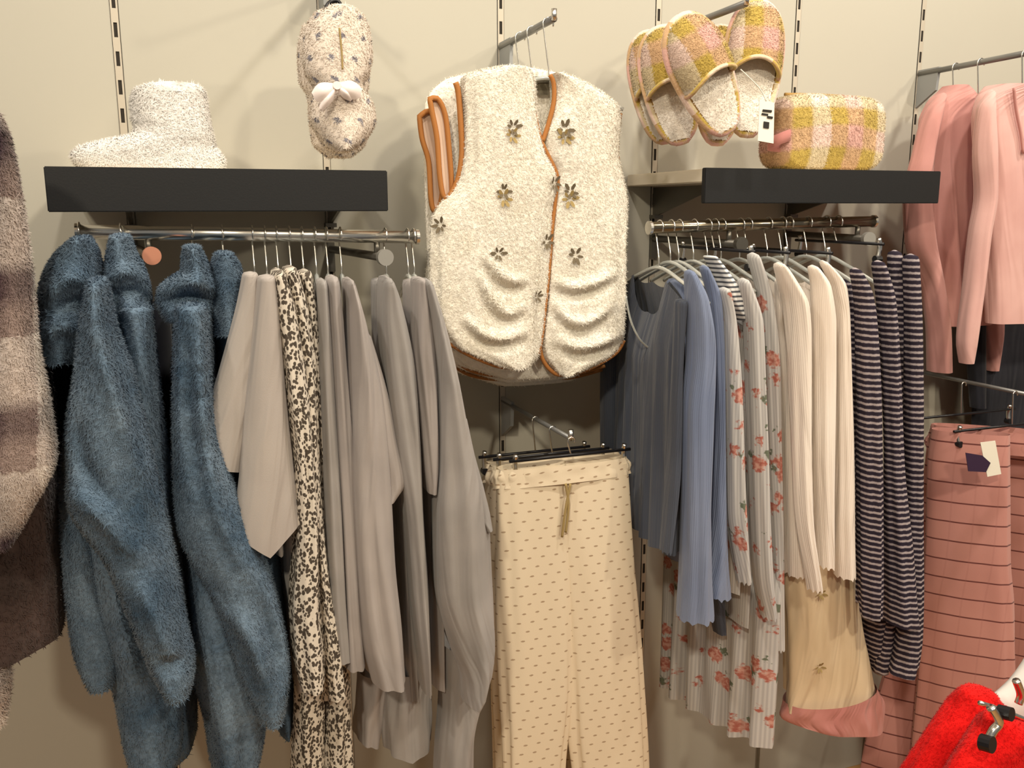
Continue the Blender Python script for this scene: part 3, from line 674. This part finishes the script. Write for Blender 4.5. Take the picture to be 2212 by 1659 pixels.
for y, py, lab in ((-.425, 985, 'black clip hanger of the front sprigged trousers'), (-.325, 978, 'black clip hanger of the second sprigged trousers'), (-.225, 970, 'black clip hanger of the rear sprigged trousers')):
    clip_hanger(2*S, y, 1.037, (0, 1, 0), .135, 1.037-W(1215, py, y).z, lab, .006)

# ------------------------------------------------------------------ right rail
GB = 'blue ribbed tops'
n_ = thing('ribbed_shirt', W(1420, 1150, -.33), 'slate-blue scoop-neck top first on the right rail', 'top', GB)
A = W(1476, 652, -.53); B = W(1346, 590, -.14); zt = A.z
body('torso', A, B, zt, W(1440, 1170, -.45).z, .03, MAT['navy'], n_, neck=.5, neckdrop=.10, rise=.06, fold=.007, seed=4)
hang('sleeve', [(645, 1456, 1486), (800, 1450, 1476), (1000, 1440, 1472), (1190, 1424, 1452)], -.53, .03, MAT['navy'], n_, wob=.003)
hang('sleeve', [(690, 1300, 1345), (900, 1296, 1340), (1080, 1298, 1342)], -.14, .03, MAT['navy'], n_)
px_tube('loop', [(1352, 640), (1362, 690), (1380, 730), (1402, 752)], -.40, .0022, MAT['plastic'], n_)
hanger(W(1425, 490, YR).x, YR, zrail(1.05), (1, 0, 0), .2, .085, 'clear plastic hanger showing in the slate-blue top\'s neckline', 'plastic', 'hangers on the rails', slope=.06, sw=.02)
def rtop(name, label, cat, hookpx, parts, mat, group, hl, **k): return simple(name, label, cat, hookpx, parts, mat, group, hl, sw=.05, **k)
rtop('ribbed_shirt', 'dusty-blue ribbed top with a broad sleeve beside the slate one', 'top', 1450, [
    ('sleeve', [(582, 1476, 1500), (650, 1478, 1532), (750, 1482, 1545), (900, 1472, 1541), (1100, 1470, 1537), (1250, 1468, 1538), (1332, 1464, 1542)], dict(ry=.04, wob=.003)),
    ('torso', [(600, 1440, 1490), (900, 1430, 1500), (1200, 1430, 1500)], dict(Y=-.36, ry=.12))], 'rib', GB, 'hanger of the broad-sleeved dusty-blue top')
rtop('ribbed_shirt', 'dusty-blue ribbed top touching the floral prints', 'top', 1468, [
    ('sleeve', [(572, 1508, 1530), (650, 1528, 1560), (800, 1538, 1567), (1100, 1530, 1570), (1200, 1522, 1572), (1285, 1512, 1576)], dict(ry=.035, Y=-.53, wob=.003, hem=6)),
    ('torso', [(600, 1490, 1530), (900, 1500, 1550), (1250, 1520, 1562), (1365, 1540, 1568)], dict(Y=-.42, ry=.06, mat='navy'))], 'rib', GB, 'hanger of the dusty-blue top by the florals')
GF = 'floral nightwear'
f1 = rtop('floral_nightdress', 'pale floral nightwear with finely striped shoulder, nearest the blue tops', 'nightwear', 1500, [
    ('striped_shoulder', [(552, 1518, 1548), (590, 1534, 1576), (640, 1552, 1606), (690, 1580, 1622)], dict(mat='ministripe', ry=.03, Y=-.50)),
    ('sleeve', [(620, 1548, 1578), (700, 1562, 1592), (900, 1563, 1606), (1100, 1566, 1614), (1200, 1580, 1618), (1255, 1590, 1622)], dict(ry=.04, wob=.003))], 'floral', GF, 'hanger of the floral with striped shoulder')
A = W(1692, 1240, -.52); B = W(1452, 1190, -.16)
body('skirt', W(1690, 1240, -.52), W(1440, 1100, -.16), W(1690, 1215, -.52).z, W(1690, 1612, -.52).z, .035, MAT['floral'], f1, neck=.01, neckdrop=0, rise=.01, fold=.012, kf=6, seed=9)
rtop('floral_nightdress', 'pale floral nightwear in the middle of the florals', 'nightwear', 1530, [
    ('sleeve', [(600, 1590, 1618), (700, 1604, 1650), (900, 1612, 1658), (1100, 1618, 1664), (1240, 1625, 1672), (1330, 1640, 1680)], dict(ry=.04, Y=-.53, wob=.003))], 'floral', GF, 'hanger of the middle floral')
rtop('floral_nightdress', 'pale floral nightwear touching the ivory tops', 'nightwear', 1560, [
    ('sleeve', [(545, 1610, 1640), (650, 1635, 1672), (800, 1645, 1688), (1000, 1652, 1690), (1200, 1660, 1692), (1400, 1665, 1694)], dict(ry=.04, Y=-.50, wob=.003))], 'floral', GF, 'hanger of the floral touching the ivory tops')
GI = 'ivory ribbed tops'
rtop('ivory_shirt', 'ivory long-sleeved top touching the floral prints', 'top', 1600, [
    ('sleeve', [(566, 1668, 1694), (600, 1676, 1718), (660, 1690, 1748), (720, 1696, 1752), (900, 1705, 1752), (1100, 1715, 1756), (1272, 1742, 1776)], dict(ry=.05, Y=-.55, wob=.003)),
    ('torso', [(600, 1672, 1700), (800, 1680, 1715), (1000, 1684, 1730), (1238, 1690, 1738)], dict(Y=-.48, ry=.04, wob=.003))], 'ivory', GI, 'hanger of the ivory top by the florals')
i2 = rtop('ivory_shirt', 'middle ivory long-sleeved top', 'top', 1660, [
    ('sleeve', [(572, 1742, 1766), (620, 1750, 1796), (700, 1752, 1806), (1000, 1756, 1802), (1222, 1764, 1802)], dict(ry=.045, Y=-.54, wob=.003))], 'ivory', GI, 'hanger of the middle ivory top')
rtop('ivory_shirt', 'ivory long-sleeved top touching the striped pyjamas', 'top', 1690, [
    ('sleeve', [(562, 1766, 1786), (620, 1792, 1830), (700, 1803, 1838), (1000, 1804, 1845), (1150, 1800, 1847), (1242, 1797, 1850)], dict(ry=.045, Y=-.53, wob=.003))], 'ivory', GI, 'hanger of the ivory top by the stripes')
t = thing('pyjama_trousers', W(1800, 1580, -.45), 'tan trousers with a wide dusty-pink cuff below the ivory tops', 'trousers')
tl = hang('trouser_leg', [(1180, 1700, 1840), (1240, 1694, 1846), (1350, 1700, 1860), (1450, 1702, 1882), (1535, 1696, 1903)], -.45, .05, MAT['tanpant'], t, fold=.06, kf=4, hem=22, topcap=False)
hang('cuff', [(1496, 1694, 1894), (1530, 1692, 1904), (1562, 1700, 1908)], -.45, .065, MAT['cuff'], t, fold=.05, kf=4, hem=26, topcap=False, n=14)
hang('trouser_leg', [(1180, 1690, 1730), (1300, 1690, 1730), (1490, 1692, 1735)], -.38, .04, MAT['tanpant'], t, topcap=False)
for x, y in ((1772, 1282), (1770, 1440)): motif(tl, x, y, t, .014, 'motif2')
GS = 'striped pyjamas'
rtop('striped_pyjama_shirt', 'dark striped pyjama top touching the ivory tops', 'pyjamas', 1745, [
    ('sleeve', [(578, 1832, 1860), (640, 1842, 1888), (750, 1846, 1900), (900, 1850, 1906), (1100, 1852, 1908), (1250, 1852, 1908), (1330, 1856, 1906)], dict(ry=.05)),
    ('torso', [(600, 1815, 1845), (900, 1830, 1880), (1330, 1850, 1915)], dict(Y=-.42, ry=.06))], 'stripes', GS, 'hanger of the striped top by the ivory tops')
rtop('striped_pyjama_shirt', 'dark striped pyjama top in the middle of the stripes', 'pyjamas', 1785, [
    ('sleeve', [(562, 1880, 1912), (650, 1892, 1936), (800, 1902, 1946), (1000, 1908, 1952), (1200, 1906, 1972), (1340, 1900, 1985)], dict(ry=.05, Y=-.54))], 'stripes', GS, 'hanger of the middle striped top')
sp = thing('striped_pyjama_trousers', W(1950, 1450, -.5), 'dark striped pyjama trousers clipped at the rail end', 'trousers', GS)
hang('trouser_leg', [(548, 1948, 1986), (700, 1952, 1993), (1000, 1952, 1996), (1250, 1944, 1996), (1380, 1930, 1992), (1435, 1916, 1984)], -.52, .05, MAT['stripes'], sp, vee=14, hem=-14)
hang('trouser_leg', [(540, 1915, 1950), (800, 1925, 1962), (1200, 1915, 1950), (1380, 1890, 1930), (1450, 1886, 1920)], -.48, .05, MAT['stripes'], sp)
sp2 = thing('striped_pyjama_trousers', W(1885, 1450, -.44), 'dark striped trouser leg below the middle striped top', 'trousers', GS)
hang('trouser_leg', [(1280, 1856, 1915), (1380, 1862, 1915), (1452, 1884, 1915)], -.46, .05, MAT['stripes'], sp2, topcap=False)
for (px, py, lab, drop) in ((1800, 535, 'clip hanger above the ivory and striped boundary', .06), (1905, 520, 'clip hanger of the dark striped trousers', .045), (1640, 530, 'clip hanger above the floral prints', .05), (1712, 540, 'clip hanger above the ivory tops', .055)):
    x = min(1.6, W(px-95, 485, YR).x)
    clip_hanger(x, YR, zrail(x), (1, 0, 0), .15, drop, lab, .0125, sw=.0)

# ------------------------------------------------------------------ pink tops and checked trousers at the right
GK = 'pink tops'
k1 = thing('pink_sweatshirt', W(2180, 690, -.34), 'pale pink V-neck top in front on the right-hand arm', 'top', GK)
hang('torso', [(186, 2128, 2235), (215, 2112, 2300), (260, 2104, 2345), (400, 2118, 2350), (550, 2126, 2350), (692, 2130, 2352)], -.34, .05, MAT['pink'], k1, ex=2.4, fold=.04, kf=6, topcap=False, seg=64)
hang('sleeve', [(194, 2134, 2152), (235, 2108, 2152), (330, 2100, 2156), (420, 2104, 2156), (500, 2092, 2144), (620, 2078, 2130), (740, 2064, 2114), (784, 2070, 2106)], -.38, .035, MAT['pink'], k1, fold=.06, kf=3)
px_tube('neck_binding', [(2190, 190), (2196, 240), (2206, 290), (2212, 330), (2222, 290), (2236, 190)], -.392, .0035, MAT['pink2'], k1)
k2 = thing('pink_sweatshirt', W(2050, 690, -.2), 'deeper pink top hanging behind the pale pink one', 'top', GK)
hang('torso', [(186, 2036, 2092), (220, 2006, 2118), (270, 1990, 2130), (450, 1994, 2135), (600, 2004, 2138), (700, 2010, 2140)], -.20, .05, MAT['pink2'], k2, ex=2.4, fold=.07, kf=6, topcap=False, seg=64)
hang('sleeve', [(200, 2026, 2048), (245, 1992, 2038), (330, 1968, 2020), (430, 1948, 2012), (520, 1952, 2022), (620, 1985, 2042), (720, 2000, 2056), (802, 2003, 2058)], -.24, .04, MAT['pink2'], k2, fold=.08, kf=3)
k3 = thing('pink_sweatshirt', W(2135, 800, -.12), 'shaded pink top hindmost on the right-hand arm', 'top', GK)
hang('torso', [(215, 2030, 2140), (400, 2010, 2160), (690, 2030, 2170)], -.12, .04, MAT['pink2'], k3, fold=.05, topcap=False)
hang('sleeve', [(500, 2120, 2172), (700, 2112, 2170), (800, 2128, 2158)], -.13, .035, MAT['pink2'], k3, fold=.06)
for y, lab in ((-.34, 'black hanger of the pale pink top'), (-.21, 'black hanger of the deeper pink top'), (-.13, 'hanger of the hindmost pink top')):
    hanger(5*S, y, 1.866, (0, 1, 0), .10, .10, lab, 'blackplastic', 'hangers of the pink tops', rad=.009)
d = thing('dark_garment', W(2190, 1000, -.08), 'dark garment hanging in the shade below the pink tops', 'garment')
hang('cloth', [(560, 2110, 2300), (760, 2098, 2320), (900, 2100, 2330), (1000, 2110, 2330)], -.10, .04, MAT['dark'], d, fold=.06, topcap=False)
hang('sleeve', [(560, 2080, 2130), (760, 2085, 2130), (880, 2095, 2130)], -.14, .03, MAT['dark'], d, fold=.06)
GC = 'pink checked trousers'
def pinktr(rows_h, rows_l, rows_r, Y, lab, seed):
    t = thing('checked_trousers', W(2100, 1659, Y), lab, 'trousers', GC)
    hang('trouser_leg', [(y, l, (l+r)/2+12) for y, l, r in rows_h[:-1]]+list(rows_l), Y, .026, MAT['check'], t, turn=.45, seed=seed+1, ex=2.6, fold=.055, kf=7, topcap=False, seg=60)
    hang('trouser_leg', [(y, (l+r)/2-24, r) for y, l, r in rows_h[:-1]]+list(rows_r), Y, .026, MAT['check'], t, turn=.45, seed=seed+2, ex=2.6, fold=.055, kf=7, topcap=False, seg=60)
    y0, l0, r0_ = rows_h[0]
    hang('waistband', [(y0-4, l0, r0_), (y0+14, l0-3, r0_+3), (y0+44, l0-3, r0_+3)], Y, .030, MAT['check'], t, turn=.45, seed=seed, ex=2.4, fold=.05, kf=14, topcap=False, n=8, seg=80)
    return t
c1 = pinktr([(932, 2012, 2330), (1000, 2002, 2340), (1200, 1996, 2345), (1340, 1990, 2350)], [(1300, 1992, 2190), (1450, 1984, 2192), (1660, 1962, 2190), (1900, 1940, 2180)], [(1300, 2140, 2350), (1450, 2140, 2355), (1660, 2140, 2360), (1900, 2145, 2365)], -.42, 'pink trousers with dark window check, front pair', 51)
pinktr([(950, 2004, 2290), (1200, 1975, 2300), (1340, 1960, 2300)], [(1300, 1955, 2100), (1480, 1905, 2080), (1660, 1858, 2040), (1900, 1830, 2000)], [(1300, 2090, 2300), (1480, 2090, 2300), (1660, 2080, 2300), (1900, 2080, 2300)], -.28, 'pink trousers with window check, rear pair spreading left', 61)
clip_hanger(5*S-.01, -.42, 1.045, (0, 1, 0), .19, .08, 'black clip hanger of the front checked trousers', .006)
clip_hanger(5*S-.03, -.28, 1.045, (0, 1, 0), .19, .08, 'black clip hanger of the rear checked trousers', .006)
tg = thing('price_tag', W(2130, 1030, -.52), 'cream swing tag with dark purple band on the pink checked trousers', 'price tag')
def card(name, pts, Y, mat, parent, th=.0012):
    f = [W(x, y, Y) for x, y in pts]; k = len(f); b = [p+Vector((0, th, 0)) for p in f]
    return mesh(name, f+b, [tuple(range(k)), tuple(range(2*k-1, k-1, -1))]+[(i, i+k, (i+1) % k+k, (i+1) % k) for i in range(k)], mat, parent, smooth=False)
card('tag_card', [(2118, 956), (2150, 952), (2163, 1024), (2133, 1030)], -.52, MAT['card'], tg)
card('purple_band', [(2086, 978), (2122, 984), (2140, 1000), (2130, 1020), (2092, 1018)], -.523, MAT['purple'], tg)

# ------------------------------------------------------------------ plaid slippers
def slipper(parent, toe, heel, Y, wd, yaw=0, nm='slipper', lift=.05):
    a = W(*heel, Y[1]); b = W(*toe, Y[0]); w_ = b-a; L = w_.length; w_.normalize()
    n = Matrix.Rotation(yaw, 3, 'Z') @ Vector((-.25, -1, .1)); n = (n-w_*n.dot(w_)).normalized(); u = w_.cross(n)
    def h(s): # half width along the length
        return wd*(.5-.5*abs(2*s-1)**2.6)**.42*(.86+.18*math.sin(s*2.6-.6))
    def P(s, x, z): return a+w_*(L*s)+u*x+n*z
    out = []
    # sole
    V, Fc, uv = [], [], []; N = 26; K = 9
    for z in (-.012, .006):
        for i in range(N):
            s = .001+i/(N-1)*.998
            for k in range(K): V.append(P(s, h(s)*(2*k/(K-1)-1), z)); uv.append((h(s)*(2*k/(K-1)-1), L*s))
    for q in range(2):
        for i in range(N-1):
            for k in range(K-1):
                o = q*N*K+i*K+k; f = (o, o+1, o+K+1, o+K); Fc.append(f if q else f[::-1])
    for i in range(N-1):
        for k in (0, K-1): o = i*K+k; Fc.append((o, o+K, o+K+N*K, o+N*K))
    so = mesh('sole', V, Fc, MAT['sole'], parent, uv); fixn(so)
    V2 = [P(s, .88*h(.03+.94*s)*(2*k/(K-1)-1), .0065+.004*math.cos((2*k/(K-1)-1)*1.5)) for s in [.02+.96*i/(N-1) for i in range(N)] for k in range(K)]
    F2 = [(i*K+k, i*K+k+1, i*K+K+k+1, i*K+K+k) for i in range(N-1) for k in range(K-1)]
    ins = mesh('insole', V2, F2, MAT['insole'], so); fuzz(ins, 5000, .006, MAT['insole'], .001, 0)
    # edge band
    pts = [P(s, h(s)*1.02, -.002) for s in np.linspace(.01, .99, 14)]+[P(s, -h(s)*1.02, -.002) for s in np.linspace(.99, .01, 14)]
    bd = tube('edge_band', pts, .0095, MAT['gingham'], so, closed=True, n=60)
    # upper
    V, Fc, uv = [], [], []; N = 22; K = 25
    for i in range(N):
        s = .47+.525*i/(N-1)
        for k in range(K):
            t = math.pi*k/(K-1); s2 = s+.10*(1-i/(N-1))*(math.sin(t)**2)-.04*(1-i/(N-1))
            hh = lift*math.sqrt(max(0, 1-((s2-.50)/.5)**2))+.002
            x = -h(min(s2, .998))*1.04*math.cos(t)
            V.append(P(s2, x, .002+hh*math.sin(t)**.8)); uv.append((x*1.3+.02, L*s2))
    for i in range(N-1):
        for k in range(K-1): o = i*K+k; Fc.append((o, o+1, o+K+1, o+K))
    up = mesh('upper', V, Fc, MAT['gingham'], so, uv); fixn(up)
    up.modifiers.new('thick', 'SOLIDIFY').thickness = .006
    fuzz(up, 9000, .005, MAT['gingham'], .001, .2)
    fuzz(bd, 3000, .004, MAT['gingham'], .001, .2)
    # cuff around the opening
    tube('opening_cuff', [Vector(V[k])+n*.001 for k in range(K)], .0045, MAT['gingham'], so, n=40)
    return so
GQ = 'plaid slippers'
def solo(label, loc): return thing('slipper_pair', loc, label, 'slippers', GQ)
p1 = solo('mustard and pink plaid slippers, front pair with the price tag', W(1600, 290, -.36))
slipper(p1, (1468, 40), (1572, 282), (-.40, -.40), .080, yaw=.15)
slipper(p1, (1640, 6), (1612, 290), (-.33, -.36), .074, yaw=-.1)
p2 = solo('mustard and pink plaid slippers, pair hanging behind the front ones', W(1500, 310, -.22))
slipper(p2, (1428, 62), (1470, 306), (-.26, -.28), .072, yaw=-.25)
slipper(p2, (1560, 60), (1548, 308), (-.24, -.27), .068, yaw=.0)
p3 = solo('mustard and pink plaid slippers, hindmost pair showing a pink edge', W(1430, 310, -.14))
slipper(p3, (1398, 72), (1438, 304), (-.17, -.20), .066, yaw=-.3)
slipper(p3, (1530, 72), (1560, 300), (-.15, -.18), .062, yaw=.0)
tg = thing('price_tag', W(1655, 312, -.42), 'white printed price tag dangling from the front plaid slippers', 'price tag')
card('tag_card', [(1641, 214), (1673, 222), (1671, 310), (1637, 304)], -.42, MAT['card'], tg)
for (x0, y0, x1, y1) in ((1648, 236, 1668, 241), (1646, 244, 1660, 248), (1658, 250, 1670, 255), (1650, 262, 1662, 276)):
    card('print', [(x0, y0), (x1, y0+2), (x1-1, y1+2), (x0-1, y1)], -.4215, MAT['ink'], tg, .0005)
px_tube('tag_string', [(1655, 218), (1640, 190), (1600, 150)], -.42, .0012, MAT['card'], tg)

# ------------------------------------------------------------------ wash bag
b = thing('wash_bag', (W(1800, 360, -.22).x, -.22, ZR), 'mustard and pink plaid fleece wash bag standing on the right shelf', 'bag')
z0 = ZR
def bag():
    Yb = -.235; x0 = W(1690, 300, Yb-.05).x; x1 = W(1916, 300, Yb-.05).x; z1 = W(1800, 212, Yb).z
    cx, hx, cz, hz, d = (x0+x1)/2, (x1-x0)/2, (z0+z1)/2+.002, (z1-z0)/2, .055
    V, Fc, uv = [], [], []; N = 30; K = 64
    for i in range(N):
        q = -1+2*i/(N-1); sc = (1-abs(q)**5)**.2
        sc = max(sc, .55)
        sc = 1-.10*abs(q)**4
        for k in range(K):
            a_ = 2*math.pi*k/K; co, si = math.cos(a_), math.sin(a_)
            x = math.copysign(abs(co)**.42, co)*hx*sc; z = math.copysign(abs(si)**.42, si)*hz*sc
            V.append((cx+x, Yb+q*d, max(z0, cz+z))); uv.append((x+.01, z+.02))
    for i in range(N-1):
        for k in range(K): k2 = (k+1) % K; Fc.append((i*K+k, i*K+k2, (i+1)*K+k2, (i+1)*K+k))
    # domed faces
    for i, q in ((0, -1), (N-1, 1)):
        base = i*K; prev = base
        for r_ in (.8, .55, .28):
            st = len(V)
            for k in range(K):
                p = V[base+k]; V.append((cx+(p[0]-cx)*r_, Yb+q*(d+.012*(1-r_**2)), max(z0, cz+(p[2]-cz)*r_))); uv.append((uv[base+k][0]*r_, uv[base+k][1]*r_))
            for k in range(K): k2 = (k+1) % K; Fc.append((prev+k, st+k, st+k2, prev+k2))
            prev = st
        Fc.append(tuple(range(prev, prev+K)))
    o = mesh('bag_body', V, Fc, MAT['gingham'], b, uv); fixn(o); fuzz(o, 30000, .006, MAT['gingham'], .0011, .2)
    zp = tube('zip', [(cx-hx*.75, Yb, cz+hz+.001), (cx, Yb, cz+hz+.003), (cx+hx*.75, Yb, cz+hz+.001)], .004, MAT['sole'], b)
    # side loop
    pts = spline([(cx-hx+.02, Yb-.052, cz-.006), (cx-hx-.004, Yb-.062, cz-.012), (cx-hx-.02, Yb-.055, cz-.02), (cx-hx-.022, Yb-.03, cz-.026), (cx-hx-.004, Yb-.035, cz-.03), (cx-hx+.03, Yb-.052, cz-.03)], 20)
    V = []
    for p in pts: V += [p+Vector((.0, 0, .012)), p+Vector((0, 0, -.014))]
    o = mesh('wrist_loop', V, [(2*k, 2*k+1, 2*k+3, 2*k+2) for k in range(19)], MAT['cuff'], b); o.modifiers.new('thick', 'SOLIDIFY').thickness = .003
bag()

# ------------------------------------------------------------------ white slipper boot
t = thing('slipper_boot', (W(330, 355, -.25).x, -.25, ZL), 'fluffy white slipper boot standing on the left shelf', 'boot')
zpx = 361
bt = hang('upper', [(179, 322, 432), (190, 292, 442), (215, 284, 446), (250, 286, 452), (272, 292, 457), (286, 285, 461), (297, 240, 465), (308, 196, 470), (320, 166, 480), (332, 160, 488), (345, 166, 490), (356, 178, 488)], -.28, .05, MAT['white'], t, ex=2.2, fold=.02, kf=3, open_=False, n=60, seg=56, topcap=False)
fuzz(bt, 34000, .0075, MAT['white'], .0011, .2)
so = hang('sole', [(350, 172, 490), (zpx, 176, 486)], -.28, .052, plain('boot_sole', '#cfc6bd', .9), t, fold=0, open_=False, n=4, topcap=False)
zb = min(v.co.z for v in so.data.vertices)+ORG[so.name].z
for o in (bt, so): o.location.z += ZL-zb
cu = hang('cuff_rim', [(176, 326, 430), (186, 300, 440), (196, 296, 444)], -.28, .053, MAT['white'], t, fold=.02, n=8, topcap=False); cu.location.z += ZL-zb

# ------------------------------------------------------------------ cream plush slippers on the peg
t = thing('plush_slippers', W(735, 340, -.33), 'cream plush slippers with grey sprigs and a satin bow hanging high', 'slippers')
bk = hang('slipper', [(60, 655, 790), (110, 645, 798), (180, 650, 796), (215, 668, 790), (260, 670, 800), (310, 676, 790), (338, 705, 760)], -.24, .04, MAT['plush'], t, fold=.02, kf=3, open_=False, topcap=False)
fr = hang('slipper', [(22, 700, 764), (40, 674, 788), (80, 658, 800), (120, 654, 804), (160, 660, 798), (186, 676, 784), (202, 682, 792), (230, 672, 808), (258, 670, 812), (285, 682, 802), (312, 700, 780), (326, 718, 756)], -.33, .055, MAT['plush'], t, fold=.025, kf=3, open_=False, topcap=False, n=60)
for o in (bk, fr): fuzz(o, 14000, .006, MAT['plush'], .0011, .2)
def lobe(name, c, d, L, wd, mat, parent):
    c = Vector(c); d = Vector(d).normalized(); n = Vector((0, -1, 0)); s = d.cross(n).normalized(); V, Fc = [], []
    for i in range(9):
        q = i/8; h = wd*(.15+math.sin(q*math.pi*.72+.3)**1.5)
        for k in range(7): x = -1+2*k/6; V.append(c+d*L*q+s*h*x+n*(.012*math.sin(q*math.pi)*(1-x*x)+.003))
    Fc = [(i*7+k, i*7+k+1, i*7+8+k, i*7+7+k) for i in range(8) for k in range(6)]
    return mesh(name, V, Fc, mat, parent)
bw = W(726, 186, -.392)
lobe('bow_loop', bw, (1, 0, -.25), .045, .014, MAT['satin'], t); lobe('bow_loop', bw, (-1, 0, -.5), .045, .014, MAT['satin'], t)
lobe('ribbon_tail', bw, (-.7, 0, -1), .05, .007, MAT['satin'], t); lobe('ribbon_tail', bw, (.6, 0, -.5), .035, .007, MAT['satin'], t)
disc('bow_knot', bw-Vector((0, .006, 0)), (0, 1, 0), .007, .01, MAT['satin'], t)
px_tube('centre_seam', [(733, 60), (738, 110), (740, 150)], -.392, .0018, MAT['motif2'], t)
px_tube('hanging_hook', [(700, 40), (703, 22), (712, 6), (728, 2), (738, 16), (742, 34)], -.36, .004, MAT['blackplastic'], t)

# ------------------------------------------------------------------ plaid coat at the left edge
t = thing('plaid_coat', W(0, 1380, -.55), 'brushed cream and mulberry plaid coat at the left edge', 'coat')
o1 = hang('sleeve', [(230, -120, -4), (300, -125, 24), (400, -130, 44), (560, -130, 66), (750, -128, 84), (880, -124, 112), (1000, -120, 128), (1090, -110, 84), (1172, -80, 36)], -.60, .06, MAT['coat'], t, fold=.05, kf=4)
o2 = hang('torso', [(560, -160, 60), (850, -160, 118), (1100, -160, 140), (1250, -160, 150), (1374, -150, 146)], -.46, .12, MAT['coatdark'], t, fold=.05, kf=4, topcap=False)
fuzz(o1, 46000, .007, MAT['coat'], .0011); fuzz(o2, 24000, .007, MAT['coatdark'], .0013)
t = thing('plaid_scarf', W(0, 1560, -.5), 'pale plaid fabric hanging below the coat at the left edge', 'garment')
o3 = hang('cloth', [(1380, -90, 8), (1470, -90, 22), (1562, -80, 12)], -.55, .04, MAT['coat'], t, fold=.05, topcap=False); fuzz(o3, 8000, .01, MAT['coat'], .0013)

# ------------------------------------------------------------------ red fleece in the foreground corner
GR = 'red fleece garments'
def redpiece(lab, rows, Y, seed):
    t = thing('red_fleece', W(2120, 1800, Y), lab, 'garment', GR)
    o = hang('cloth', rows, Y, .05, MAT['red'], t, fold=.06, kf=4, seed=seed, n=50); fuzz(o, 26000, .005, MAT['red'], .0008)
    return t
redpiece('red fleece garment hindmost in the lower right corner', [(1490, 2080, 2150), (1530, 2040, 2180), (1600, 1985, 2220), (1700, 1920, 2260), (1850, 1880, 2300)], -.92, 5)
redpiece('red fleece garment clipped in front in the lower right corner', [(1545, 2130, 2180), (1575, 2100, 2250), (1640, 2050, 2300), (1760, 1985, 2350), (1900, 1960, 2380)], -1.05, 8)
cx = W(2160, 1500, -1.04)
t = thing('clip_hanger', cx, 'chrome clip with black pad gripping the red fleece', 'hanger')
px_tube('cross_bar', [(2116, 1518), (2180, 1540), (2300, 1590)], -1.06, .004, MAT['chrome'], t)
c = px_tube('clip', [(2140, 1528), (2158, 1560), (2146, 1578), (2135, 1600)], -1.115, .007, MAT['chrome'], t)
disc('clip_pad', W(2132, 1606, -1.12), (.3, -1, .2), .013, .018, MAT['blackplastic'], c, 14)
disc('clip_jaw', W(2172, 1540, -1.11), (.3, -1, .2), .011, .02, MAT['blackplastic'], c, 14)
px_tube('clip', [(2195, 1470), (2205, 1500), (2200, 1520)], -1.0, .007, MAT['chrome'], t)
t = thing('white_garment', W(2200, 1700, -.85), 'pale grey-white garment edge behind the red fleece', 'garment')
hang('cloth', [(1410, 2225, 2300), (1460, 2180, 2330), (1520, 2112, 2340), (1600, 2105, 2340), (1800, 2100, 2340)], -.86, .03, plain('white_cotton', '#dedbd6', .9), t, fold=.04)
